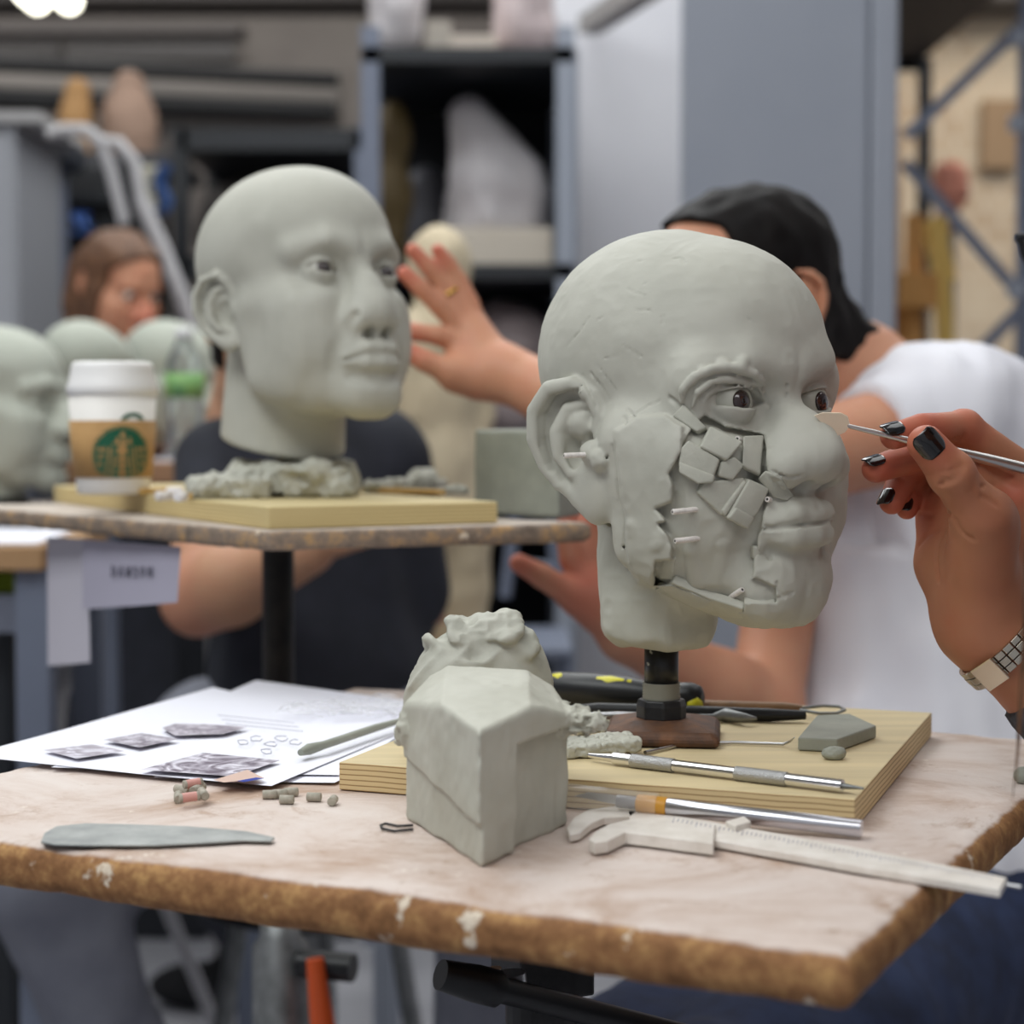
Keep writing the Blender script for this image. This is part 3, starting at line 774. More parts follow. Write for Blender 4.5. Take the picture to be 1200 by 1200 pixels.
def build_clay_block():
    a, l, r = on_z(562, 1019, ZT), on_z(473, 962, ZT), on_z(672, 972, ZT)
    b = on_z(580, 949, ZT); br, bl = on_z(650, 953, ZT), on_z(502, 946, ZT)
    pts = [(p[0], p[1]) for p in (a, r, br, bl, l)]
    H = .066
    mid = (l + r) / 2; back = (b - a) / np.linalg.norm(b - a); rt = (r - a) / np.linalg.norm(r - a); lt = (l - a) / np.linalg.norm(l - a)
    def f(P):
        q = P - a
        d2 = poly2(P[:, 0], P[:, 1], pts) + .003
        sl = q[:, 1] * .09 - .6 * np.maximum(np.abs(q[:, 0] - .002) - .022, 0)
        z = np.maximum(ZT - P[:, 2], P[:, 2] - (ZT + H + sl)) + .003
        d = np.sqrt(np.maximum(d2, 0) ** 2 + np.maximum(z, 0) ** 2) + np.minimum(np.maximum(d2, z), 0) - .003
        # right face is stepped back past its middle; the lower near part of the left face is cut under
        u = q @ rt; nr = V(rt[1], -rt[0], 0); nr = nr if nr @ back < 0 else -nr; nl = V(lt[1], -lt[0], 0); nl = nl if nl @ back < 0 else -nl
        step = np.maximum(np.maximum(.037 + noise(P, 150, 2) * .0016 - u, -.0068 - q @ nr), P[:, 2] - (ZT + H - .012))
        d = smax(d, -step, .002)
        low = (P[:, 2] - ZT) - (.020 + (q @ lt) * .12)
        und = np.maximum(low, -.0022 - q @ nl)
        d = smax(d, -und, .002)
        # torn crumbs along the top right edge
        cc = lerp(r, br, .35) + V(-.006, -.002, H - .010)
        d = smin(d, ell(P, cc, (.011, .030, .0075), frame(bl - r)) + (np.abs(noise(P, 260, 8)) - .3) * .0055 + noise(P, 500, 9) * .0014, .004)
        cl = l + V(.002, 0, H - .018)
        d = smin(d, ell(P, cl, (.006, .007, .010)) + noise(P, 300, 12) * .003, .003)
        return d + noise(P, 60, 4) * .0008 + noise(P, 180, 5) * .0004
    A = np.array(pts)
    o = sdf_obj('clay_block', f, [*(A.min(0) - .02), ZT - .004], [*(A.max(0) + .02), ZT + H + .018], .0011, CLAY_BLOCK, None, snap=1)
    tag(o, 'pale grey block of clay with a torn top edge, front of the near stand', 'clay block', 'clay blocks')
    c = at(562, 800, 1.085); ZL = ZB + .0004
    hgt = at(562, 716, 1.085)[2] - ZL
    def g(P):
        q = P - V(c[0], c[1], ZL)
        d = ell(P, (c[0] + .006, c[1], ZL + hgt * .42), (.036, .030, hgt * .50))
        d = smin(d, ell(P, (c[0] - .020, c[1] - .004, ZL + hgt * .34), (.024, .026, hgt * .40)), .010)
        q2 = P @ rot(.2, .75, 0)
        d = d + (np.abs(noise(q2 * np.array([1, 1, .3]), 80, 21)) - .3) * .0065 * np.clip((c[0] + .016 - P[:, 0]) / .02, .2, 1) + noise(P, 28, 22) * .004 + noise(P, 90, 23) * .0014
        tp = V(c[0] + .010, c[1] - .012, ZL + hgt * .90)
        for k, (dx, dz, w, an) in enumerate([(0, 0, .017, .15), (-.016, -.006, .017, -.55), (.013, -.008, .012, .5), (-.030, -.020, .018, -.8), (-.006, -.010, .014, -.2)]):
            d = smin(d, ell(P, tp + V(dx, -.004 * k % .01, dz), (w, .016, .0052), rot(.5, -an, .3 * k)) + noise(P, 95, k) * .003 + (np.abs(noise(P, 180, k)) - .3) * .002, .004)
        return np.maximum(d, ZL - P[:, 2])
    o = sdf_obj('clay_lump', g, [c[0] - .07, c[1] - .06, ZL - .004], [c[0] + .07, c[1] + .06, ZL + hgt + .03], .0014, CLAY_ROUGH, None, snap=1)
    tag(o, 'folded rough lump of clay standing behind the pale clay block', 'clay lump', 'clay scraps')
CLAY_BLOCK = mat('clay_pale', (178, 177, 164), .6, col2=(190, 189, 177), nscale=18, bump=.3, bscale=200, bdist=.0005, spec=.3)

IMG = []
def image_mat(name, seed, sc, lo, hi):
    m = mat(name, lo, .8); t = m.node_tree; b = t.nodes['Principled BSDF']; tc = t.nodes.new('ShaderNodeTexCoord')
    v = t.nodes.new('ShaderNodeTexNoise'); v.inputs['Scale'].default_value = sc; v.inputs['Detail'].default_value = 3; v.inputs['Distortion'].default_value = 2.2
    mp = t.nodes.new('ShaderNodeMapping'); mp.inputs['Location'].default_value = (seed, seed * 2.1, 0); t.links.new(tc.outputs['Object'], mp.inputs[0]); t.links.new(mp.outputs[0], v.inputs['Vector'])
    r = t.nodes.new('ShaderNodeValToRGB'); e = r.color_ramp.elements; e[0].position = .38; e[1].position = .62; e[0].color = (*lin(lo), 1); e[1].color = (*lin(hi), 1)
    x = e.new(.5); x.color = (*lin(tuple((p + q) // 2 for p, q in zip(lo, hi))), 1)
    t.links.new(v.outputs['Fac'], r.inputs['Fac']); t.links.new(r.outputs[0], b.inputs['Base Color']); return m
def sheet(pc, z, curl, m=PAPER, nu=14, nv=18):
    """paper with corners given as table points, lifted by curl(u, v)"""
    vs, fs = [], []
    for j in range(nv + 1):
        for i in range(nu + 1):
            u, v = i / nu, j / nv
            p = lerp(lerp(pc[0], pc[1], u), lerp(pc[3], pc[2], u), v); p = p + V(0, 0, z - p[2] + curl(u, v)); vs.append(p)
    for j in range(nv):
        for i in range(nu): k = j * (nu + 1) + i; fs.append((k, k + 1, k + nu + 2, k + nu + 1))
    mb = MB(); mb.add(vs, fs, 0, True); return mb
def build_papers():
    C = [[(-62, 893), (168, 917), (428, 846), (262, 803)], [(-40, 893), (318, 929), (482, 858), (250, 812)], [(60, 905), (398, 914), (520, 830), (300, 800)], [(180, 915), (392, 921), (540, 850), (340, 806)]]
    lab = ['white paper sheet printed with small grey photographs, topmost of the near stand', 'white paper sheet whose front corner points at the rubber peg pile', 'white paper sheet running under the plywood board edge', 'white paper sheet at the bottom of the near stack']
    order = [1, 0, 2, 3]
    for k, i in enumerate([1, 2, 3]):
        pc = [on_z(px, py, ZT) for px, py in C[i]]
        z = ZT + .0030 - k * .0010
        def curl(u, v, k=k):
            return .004 * max(0, .35 - v) * max(0, .75 - u) + .0022 * (1 - v) * max(0, u - .6) + (.006 * max(0, .25 - u) * v if k == 0 else 0)
        o = sheet(pc, z, curl).build('paper_sheet', PAPER)
        tag(o, [lab[0], lab[2], lab[3]][k], 'paper', 'paper sheets on the near stand')
        if k == 0:
            def curl0(px, py): return 0
            for n, (q, sd, sc, lo, hi) in enumerate([([(50, 879), (90, 889), (147, 880), (108, 872)], 1, 60, (160, 152, 162), (216, 214, 224)), ([(121, 867), (163, 876), (209, 866), (166, 859)], 4, 60, (128, 120, 130), (206, 202, 212)),
                    ([(190, 853), (205, 862), (262, 860), (290, 852), (250, 849), (205, 848)], 7, 70, (132, 124, 134), (190, 184, 194)), ([(164, 902), (275, 910), (328, 891), (238, 882)], 2, 45, (112, 102, 114), (214, 210, 220))]):
                P = [on_z(px, py, z + .0028) for px, py in q]
                mb = MB(); mb.add(P, [tuple(range(len(P)))], 0)
                mb.build('printed_picture', image_mat('print_%d' % n, sd, sc, lo, hi), o)
            mb = MB()
            rnd = random.Random(3)
            for cx, cy in [(285, 870), (300, 866), (318, 872), (330, 865), (312, 880), (345, 870)]:
                pts = [on_z(cx + 9 * math.cos(a / 8 * 6.28) * rnd.uniform(.5, 1), cy + 4 * math.sin(a / 8 * 6.28) * rnd.uniform(.5, 1), z + .0030) for a in range(8)]
                mb.tube(pts, .0003, 5)
            for y in (838, 843, 848): mb.tube([on_z(255 + (y - 838), y, z + .003), on_z(345 + (y - 838), y + 9, z + .003)], .00022, 5)
            mb.build('line_drawing', mat('print_line', (150, 148, 162), .8), o)
            mb = MB(); P = [on_z(px, py, ZT + .0065) for px, py in [(250, 914), (262, 917), (310, 912), (290, 902)]]; mb.add(P, [(0, 1, 2, 3)])
            mb.build('printed_patch', mat('print_peach', (206, 178, 164), .8), o)
            mb = MB(); P = [on_z(px, py, ZT + .0068) for px, py in [(278, 915), (286, 916.5), (310, 912), (300, 911)]]; mb.add(P, [(0, 1, 2, 3)])
            mb.build('printed_patch', mat('print_blue', (44, 62, 150), .8), o)
    # clay-crusted stick and a crumpled clear bag lying on the sheets
    rb = rod('clay_tool', [(352, 882, 0), (362, 878, 0), (380, 873, .001), (440, 853, .001), (475, 843, 0)], [.002, .0036, .0026, .0026, .0018], ZT + .0090, CLAY_DARK)
    tag(rb, 'thin modelling stick crusted with grey clay lying across the papers', 'tool', 'modelling tools on the near stand')
    c = on_z(425, 826, ZT + .01)
    def f(P):
        q = P - c; a = math.radians(-20); u = q[:, 0] * math.cos(a) - q[:, 1] * math.sin(a); v = q[:, 0] * math.sin(a) + q[:, 1] * math.cos(a)
        z0 = ZT + .0075 + .006 * np.abs(noise(P, 45, 31)) + .003 * noise(P, 120, 32)
        d = np.abs(P[:, 2] - z0) - .0006
        return np.maximum(d * .6, np.sqrt((u / .052) ** 2 + (v / .036) ** 2) * .036 - .036 + noise(P, 60, 33) * .008)
    o = sdf_obj('plastic_bag', f, c - V(.08, .07, .012), c + V(.08, .07, .02), .0014, mat('clear_film', (240, 240, 244), .1, alpha=.22), None, snap=1)
    tag(o, 'crumpled clear plastic bag on the papers behind the clay block', 'bag')
PEG_GREY = mat('rubber_peg', (176, 168, 154), .6, col2=(150, 146, 132), nscale=250)
PEG_PINK = mat('rubber_end', (206, 150, 140), .5)
def build_table_things():
    rnd = random.Random(5)
    # eraser pegs
    pegs = [(222, 934, 20, 1), (214, 926, 140, 0), (232, 924, 70, 0), (209, 934, 100, 0), (238, 930, 110, 0), (226, 918, 30, 1), (316, 931, 5, 0), (336, 937, -5, 0), (341, 928, 15, 0), (368, 934, -10, 0), (390, 938, 85, 0), (328, 930, 8, 0)]
    names = ['pinkish rubber peg lying lowest and frontmost in the peg pile by the papers', 'grey rubber peg crossing the back of the peg pile', 'grey rubber peg at the right side of the peg pile, under the paper', 'grey rubber peg at the left end of the peg pile', 'grey rubber peg leaning on the right of the peg pile', 'pinkish rubber peg on top of the peg pile',
             'grey rubber peg just outside the sheet corner, beside two touching pegs', 'pale peg with square end nearest the table front, among the three loose pegs', 'small grey peg half under the paper corner', 'single short grey peg alone on the bare table', 'grey peg lying end-on nearest the plywood board', 'grey rubber peg touching the paper corner, second from the pile']
    for i, (px, py, ang, pink) in enumerate(pegs):
        z = ZT + .0027 + (.003 if i in (0, 2, 4) else .0058 if i == 5 else 0)
        c = on_z(px, py, z); a = math.radians(ang); d = V(math.cos(a), math.sin(a), .06 if i < 6 else 0) * (.0056 if i < 6 else .0040)
        m = MB(); m.tube([c - d, c - d * .96, c + d * .96, c + d], [.0021, .0025, .0025, .0021], 14)
        o = m.build('rubber_peg', [PEG_GREY]); tag(o, names[i], 'peg', 'rubber pegs on the near stand')
        if pink:
            m = MB(); m.tube([c - d * .7, c + d * .7], .0026, 14); m.build('pink_band', PEG_PINK, o)
    o = flat('metal_scraper', [(48, 986), (52, 976), (66, 968), (100, 964.5), (160, 966), (220, 968), (290, 974), (322, 981), (318, 985), (285, 984), (240, 987), (180, 990), (105, 990), (62, 989)], ZT + .0015, ZT + .0026, DULL_SCR, None, .0003)
    tag(o, 'long grey metal scraper blade with a pointed tail, lying on the stand front', 'scraper')
    m = MB(); m.tube([on_z(px, py, ZT + .0012) for px, py in [(484, 972), (462, 974), (448, 971), (446, 967), (452, 965), (466, 968), (484, 967)]], .0007, 8)
    tag(m.build('wire_clip', BLACK_METAL), 'small dark bent wire clip beside the clay block', 'clip')
    # dental carver on the board
    z = ZB + .0042
    d = empty('carving_tool', on_z(850, 905, ZB), 'double ended steel carving tool with knurled grips across the plywood board', 'tool', 'modelling tools on the near stand')
    L0, L1 = on_z(690, 885, z), on_z(1012, 924, z)
    def seg(n, a, b, ra, rb, mt, k=2):
        m = MB(); m.tube([lerp(L0, L1, a + (b - a) * i / k) for i in range(k + 1)], [ra + (rb - ra) * i / k for i in range(k + 1)], 16); m.build(n, mt, d)
    seg('shank', .10, .93, .0034, .0034, CHROME); seg('knurled_grip', .17, .33, .0039, .0039, KNURL); seg('knurled_grip', .56, .74, .0039, .0039, KNURL)
    seg('tip', .0, .17, .0012, .0034, CHROME); seg('tip', .74, .93, .0034, .0018, CHROME); seg('blade', .92, 1.0, .0018, .0006, DULL)
    # craft knife with clear cap
    z = ZT + .0068
    k = empty('craft_knife', on_z(850, 955, ZT), 'aluminium craft knife with orange collar and clear cap in front of the board', 'knife')
    A, B = on_z(656, 931, z + .004), on_z(1010, 971, z - .001)
    def seg(n, a, b, r, mt, cap_=True):
        m = MB(); m.tube([lerp(A, B, a), lerp(A, B, a + .003), lerp(A, B, b - .003), lerp(A, B, b)], [r * .93, r, r, r * .93], 24, capped=cap_); return m.build(n, mt, k)
    seg('handle', .37, 1.0, .0046, ALU); seg('collar', .27, .37, .0049, mat('orange_plastic', (206, 148, 52), .35)); seg('cap', .0, .34, .0066, mat('clear_plastic', (246, 244, 238), .06, alpha=.2, coat=1)); seg('chuck', .2, .28, .0034, mat('grey_chuck', (150, 148, 150), .4))
    m = MB(); q = [lerp(A, B, t) for t in (.05, .2, .2, .1)]; m.add([q[0], q[1] + V(0, 0, -.002), q[2] + V(0, 0, .003), q[3] + V(0, 0, .003)], [(0, 1, 2, 3)]); m.build('blade', STEEL, k)
    # calipers
    c = empty('caliper', on_z(900, 985, ZT), 'white plastic caliper with open jaws lying past the stand edge', 'caliper')
    WP = mat('white_plastic', (232, 226, 218), .5, col2=(214, 206, 196), nscale=60)
    z0, z1 = ZT + .0012, ZT + .0052
    flat('beam', [(735, 950), (800, 957), (1000, 992), (1180, 1028), (1172, 1042), (1000, 1013), (837, 984), (742, 972)], z0, z1, WP, c)
    flat('fixed_jaw', [(664, 970), (672, 958), (688, 949), (733, 942), (748, 950), (740, 956), (708, 958), (694, 964), (680, 975), (668, 978)], z0, z1, WP, c)
    flat('sliding_jaw', [(690, 983), (698, 974), (712, 966), (745, 958), (838, 966), (836, 988), (760, 978), (733, 975), (712, 985), (697, 987)], z0, z1 + .0022, WP, c)
    flat('thumb_rest', [(850, 962), (872, 956), (880, 962), (862, 968)], z0, z1 + .003, WP, c)
    rod('depth_rod', [(1165, 1034, 0), (1197, 1040, 0)], [.0008, .0008], ZT + .003, STEEL, c)
    mb = MB(); u0, u1 = on_z(760, 957, z1 + .0025), on_z(1150, 1026, z1 + .0002)
    for i in range(70):
        t = i / 69; p = on_z(790 + 372 * t, 958.5 + 68 * t, z1 + (.0024 if t < .12 else .0002)); n = on_z(790 + 372 * t - 1.6, 958.5 + 68 * t + (5.5 if i % 5 == 0 else 3.4), p[2]); mb.bar(p, n, .00025, .0001)
    mb.build('scale_marks', mat('ink_blue', (92, 96, 130), .7), c)
    # screwdriver with a big handle, behind the pipe
    s = empty('screwdriver', at(720, 805, 1.24), 'black screwdriver handle with yellow inserts behind the pipe', 'screwdriver')
    zc = ZB + .0125
    A, B = on_z(640, 806, zc), on_z(820, 818, zc)
    m = MB(); m.tube([lerp(A, B, t) for t in (-.02, .0, .06, .3, .55, .68, .75, .85, .95, 1.0, 1.02)], [.006, .0095, .0118, .0122, .0115, .009, .0078, .0095, .010, .008, .004], 24); m.build('handle', BLACK_PLASTIC, s)
    Yl = mat('yellow_plastic', (214, 206, 40), .4)
    n = V(0, -.55, .83)
    for a, b in ((.03, .16), (.25, .60)):
        m = MB(); m.tube([lerp(A, B, lerp(a, b, t)) + n * .0072 for t in (0, .1, .5, .9, 1)], [.001, .0048, .0055, .0042, .001], 14); m.build('yellow_insert', Yl, s)
    m = MB(); m.tube([lerp(A, B, t) + V(0, -.004, -.004) for t in (.91, .94, .99, 1.01)], [.003, .0065, .0065, .002], 14); m.build('yellow_insert', Yl, s)
    m = MB(); m.tube([lerp(A, B, -.02), lerp(A, B, -.55)], .003, 12); m.build('shaft', STEEL, s)
    # long black tool, wooden wire loop tool, silver spatula, pick
    o = rod('modelling_tool', [(664, 832, 0), (700, 831, 0), (760, 833, 0), (900, 838, 0), (944, 838, 0)], [.0025, .0042, .0045, .0045, .003], ZB + .0048, BLACK_PLASTIC)
    tag(o, 'long black handled modelling tool lying behind the pipe', 'tool', 'modelling tools on the near stand')
    m = MB(); m.tube([on_z(px, py, ZB + .005) for px, py in [(652, 831), (668, 832)]], .0022, 12); m.build('ferrule', STEEL, o)
    o = rod('loop_tool', [(790, 826, 0), (815, 827, 0), (920, 830, 0), (940, 831, 0)], [.003, .004, .004, .0028], ZB + .0046, mat('brown_wood', (112, 84, 58), .5, col2=(140, 106, 74), nscale=60))
    tag(o, 'brown wooden modelling tool with a wire loop end beside the clay slab', 'tool', 'modelling tools on the near stand')
    m = MB(); m.tube([on_z(px, py, ZB + .005) for px, py in [(938, 830), (965, 827), (984, 828), (990, 832), (980, 836), (960, 836), (938, 832)]], .0011, 8); m.build('wire_loop', DULL, o)
    o = rod('spatula', [(655, 846, 0), (690, 843, 0), (725, 841, 0), (760, 839, 0)], [.0015, .0042, .0042, .002], ZB + .0044, STEEL)
    tag(o, 'silver metal spatula between the clay block and the pipe base', 'tool', 'modelling tools on the near stand')
    o = rod('wax_knife', [(800, 840, 0), (835, 840, 0), (850, 838, 0), (872, 841, .001), (886, 842, 0)], [.0018, .0018, .0045, .003, .001], ZB + .0045, DULL)
    tag(o, 'short metal wax knife lying beyond the rusted base plate', 'tool', 'modelling tools on the near stand')
    o = rod('hooked_pick', [(756, 882, 0), (800, 872, 0), (860, 870, 0), (918, 872, 0), (926, 869, .002), (931, 864, .006)], [.0012, .0011, .001, .0009, .0007, .0003], ZB + .0016, STEEL)
    tag(o, 'thin steel pick with upturned hook end beside the rusted base plate', 'tool', 'modelling tools on the near stand')
    # clay bits on the board
    p = on_z(702, 884, ZB)
    o = lump('clay_scrap', p + V(0, 0, .0058), (.023, .0135, .0034), 41, CLAY_ROUGH, .0009, .34, .6, box=1, R=rot(.06, -.05, .2), zmin=ZB + .0004); tag(o, 'torn flat scrap of clay at the left of the rusted base plate', 'clay scrap', 'clay scraps')
    q = [(935, 864), (957, 838), (996, 836), (1027, 850), (981, 866)]
    o = flat('clay_offcut', q, ZB + .0004, ZB + .0082, CLAY_DARK, None, .001); tag(o, 'smooth grey cut slab of clay near the board back edge', 'clay scrap', 'clay scraps')
    p = on_z(977, 890, ZB); o = lump('clay_nub', p + V(0, 0, .0035), (.0068, .005, .0042), 43, CLAY_DARK, .0007, .15, zmin=ZB + .0002); tag(o, 'pebble sized nub of clay alone on the plywood board', 'clay scrap', 'clay scraps')
    p = on_z(1198, 917, ZT); o = lump('clay_nub', p + V(0, 0, .004), (.005, .0055, .005), 44, CLAY_DARK, .0008, .12, zmin=ZT); tag(o, 'small clay nub on the bare table by the hanging hair', 'clay scrap', 'clay scraps')
    for i, (px, py, w) in enumerate([(685, 861, .005), (697, 858, .004), (712, 860, .0045), (722, 857, .004)]):
        p = on_z(px, py, ZB); o = lump('clay_crumb', p + V(0, 0, w * .6), (w, w * .8, w * .7), 50 + i, CLAY_ROUGH, .0008, .3, zmin=ZB)
        tag(o, ['crumb of clay behind the flat scrap, nearest the clay block', 'crumb of clay behind the flat scrap, second from the clay block', 'crumb of clay behind the flat scrap, second from the base plate', 'crumb of clay behind the flat scrap, touching the base plate'][i], 'clay scrap', 'clay crumbs behind the flat scrap')
DULL_SCR = mat('scraper_steel', (140, 143, 142), .5, .7, col2=(168, 170, 168), nscale=50, bump=.15, bscale=120)
KNURL = mat('knurled_steel', (180, 180, 180), .4, 1, bump=1, bscale=900, bdist=.0008)
ALU = mat('aluminium', (206, 206, 212), .25, 1)
# ------------------------------------------------------------------ the second stand, its board, cup, clay and papers
CY = 1.38
RZ = at(315, 622, CY)[2]
R0 = at(315, 622, CY)
Rr = on_z(692, 613, RZ); Rl = on_z(-70, 591, RZ)
ru = Rr - R0; rl = Rl - R0
RTH = .0155
def build_rear_stand():
    c = R0 + ru * .5 + rl / np.linalg.norm(rl) * .30
    t = empty('sculpture_stand', (c[0], c[1], 0), 'dusty grey stand with black post behind the papers, carrying the smooth head', 'table', 'sculpture stands')
    quad_top('stand_top', [R0, Rr, Rr + rl * .9, R0 + rl], RZ - RTH, RZ, GREY_TOP, t, .005, .003, .0014, 9)
    x, y = at(326, 700, 1.66)[:2]
    m = MB(); m.lathe((x, y, 0), [(.0145, .45), (.0145, RZ - RTH - .012), (.05, RZ - RTH - .01), (.05, RZ - RTH - .0005)], 24); m.build('post', mat('oily_post', (28, 27, 26), .4, .5, col2=(58, 52, 46), nscale=30), t)
    m = MB(); m.lathe((x, y, 0), [(.026, .08), (.026, .775), (.0185, .785), (.0185, .80)], 24); m.build('outer_post', DULL, t)
    for k in range(3):
        a = .9 + k * 2.094; m = MB(); m.bar((x, y, .16), (x + .34 * math.cos(a), y + .34 * math.sin(a), .03), .035, .03); m.lathe((x + .34 * math.cos(a), y + .34 * math.sin(a), 0), [(.025, .001), (.025, .02), (.018, .03)], 12); m.build('leg', DULL, t, .002)
    a, b = V(x + .036, y - .04, .775), V(x + .058, y - .06, .60)
    m = MB(); m.tube([a, lerp(a, b, .3), b], [.008, .011, .012], 12); m.build('clamp_lever', mat('orange_handle', (206, 84, 34), .4), t)
    m = MB(); m.tube([V(x + .02, y - .02, .765), V(x + .07, y - .035, .765)], .013, 12); m.build('clamp_knob', BLACK_PLASTIC, t)
RB = RZ + .0175
bc = at(315, 593, CY + .02); bc = on_z(315, 594, RB)
br_ = on_z(583, 588, RB); bl_ = on_z(63, 569, RB)
def build_rear_board():
    m = MB(); p4 = br_ + bl_ - bc
    m.prism([(p[0], p[1]) for p in (bc, br_, p4, bl_)], RZ + .0005, RB)
    tag(m.build('plywood_board', PLY_R, None, .0008), 'long plywood board under the coffee cup and the smooth clay head', 'board', 'plywood boards')

GREEN = mat('print_green', (22, 92, 66), .6)
CARD = mat('brown_card', (186, 146, 94), .75, col2=(176, 136, 86), nscale=60)
CUPW = mat('cup_white', (236, 232, 226), .55)
def build_cup():
    c = on_z(133, 579, RB); Y = c[1]; s = Y / F_PX
    def zz(py): return CAM_Z - (py - 500) * s
    t = empty('coffee_cup', c, 'white paper coffee cup with brown sleeve, green round emblem and white lid', 'cup')
    rb, rt = 42 * s, 51 * s
    zt_, zb = zz(462), RB + .0006
    def rad(z): return rb + (rt - rb) * (z - zb) / (zt_ - zb)
    m = MB(); m.lathe((c[0], c[1], 0), [(rb - .002, zb), (rb, zb + .002), (rt, zt_)], 48); m.build('cup_body', CUPW, t)
    s0, s1 = zz(559), zz(493)
    m = MB(); m.lathe((c[0], c[1], 0), [(rad(s0) + .0008, s0), (rad(s0) + .0013, s0), (rad(s1) + .0013, s1), (rad(s1) + .0004, s1)], 56); sl = m.build('sleeve', CARD, t)
    m = MB(); R = 52.5 * s; m.lathe((c[0], c[1], 0), [(rt * .98, zz(464)), (R, zz(463)), (R, zz(453)), (R * .955, zz(449)), (R * .90, zz(432)), (R * .88, zz(427)), (R * .83, zz(425)), (R * .80, zz(431)), (.004, zz(431))], 56)
    m.build('lid', mat('lid_white', (240, 238, 236), .4), t)
    # emblem: centre on the sleeve face, slightly towards the light side
    ctr = (zz(532)); ang0 = -math.pi / 2 + .213 + math.asin(11 / 50)
    def W(x, z, off=.0016):        # x along the surface, z up, metres about the emblem centre
        h = ctr + z; r = (rad(h) + off) if s0 - .001 < h < s1 + .0006 else rad(h) + .0003 + off * .2; a = ang0 + x / rad(h); return V(c[0] + r * math.cos(a), c[1] + r * math.sin(a), h)
    RR = 33 * s
    def disc(name, f, mt, off, n=56):
        """patch of the emblem where f(u, v) holds, u, v in -1..1"""
        vs, idx, fs = [], {}, []
        for j in range(n):
            for i in range(n):
                u, v = (i + .5) / n * 2 - 1, (j + .5) / n * 2 - 1
                if not f(u, v): continue
                z = v * RR
                q = []
                for di, dj in ((0, 0), (1, 0), (1, 1), (0, 1)):
                    k = (i + di, j + dj)
                    if k not in idx: idx[k] = len(vs); vs.append(W((k[0] / n * 2 - 1) * RR, (k[1] / n * 2 - 1) * RR, off))
                    q.append(idx[k])
                fs.append(tuple(q))
        mb = MB(); mb.add(vs, fs, 0, True); return mb.build(name, mt, t)
    lo = (s0 + .0005 - ctr) / RR; top = (s1 - ctr) / RR
    def green(u, v):
        r = math.hypot(u, v)
        if r > 1 or v < lo: return False
        a = abs(u)
        if r > .93 and r < .965: return False
        # crown, face, hair waves and tails stay card coloured
        if a < .20 and -.02 < v < .34: return math.hypot(a, v - .16) > .19          # face
        if v > .34 and v < .62 and a < .34 - (v - .34) * .25 and (int((u + 2) * 9) % 2 == 0 or v < .44): return False   # crown
        if math.hypot(u, v - .70) < .09: return False
        if -.95 < v < .30 and .24 < a < .60: return (int((a * 3.4 + v * .55 + 4) * 3.2) % 2 == 0)      # hair waves
        if v < -.05 and a < .22: return int((v + 3) * 9) % 2 == 0 and a > .07                           # body scales
        if .66 < a < .86 and -.55 < v < .35: return int((v + 3) * 8) % 2 == 0 or a > .82               # tails
        return True
    disc('emblem', green, GREEN, .0017)
    # part of a second emblem printed on the cup shows above the sleeve
    def arc(u, v): r = math.hypot(u - .38, v - .95 * .82); return v > top + .01 and .20 < r < .46 and abs(u - .38) < .40
    vs = []; fs = []; n = 22
    for k in range(n + 1):
        a = math.pi * (.06 + .88 * k / n)
        for r_ in (15 * s, 9 * s): x, z = 13 * s + r_ * 1.05 * math.cos(a), (s1 - ctr) - 2 * s + r_ * .75 * math.sin(a); vs.append(W(x, max(z, s1 - ctr + .0007), .0016))
    for k in range(n): fs.append((2 * k, 2 * k + 1, 2 * k + 3, 2 * k + 2))
    mb = MB(); mb.add(vs, fs, 0, True); mb.build('cup_print', GREEN, t)
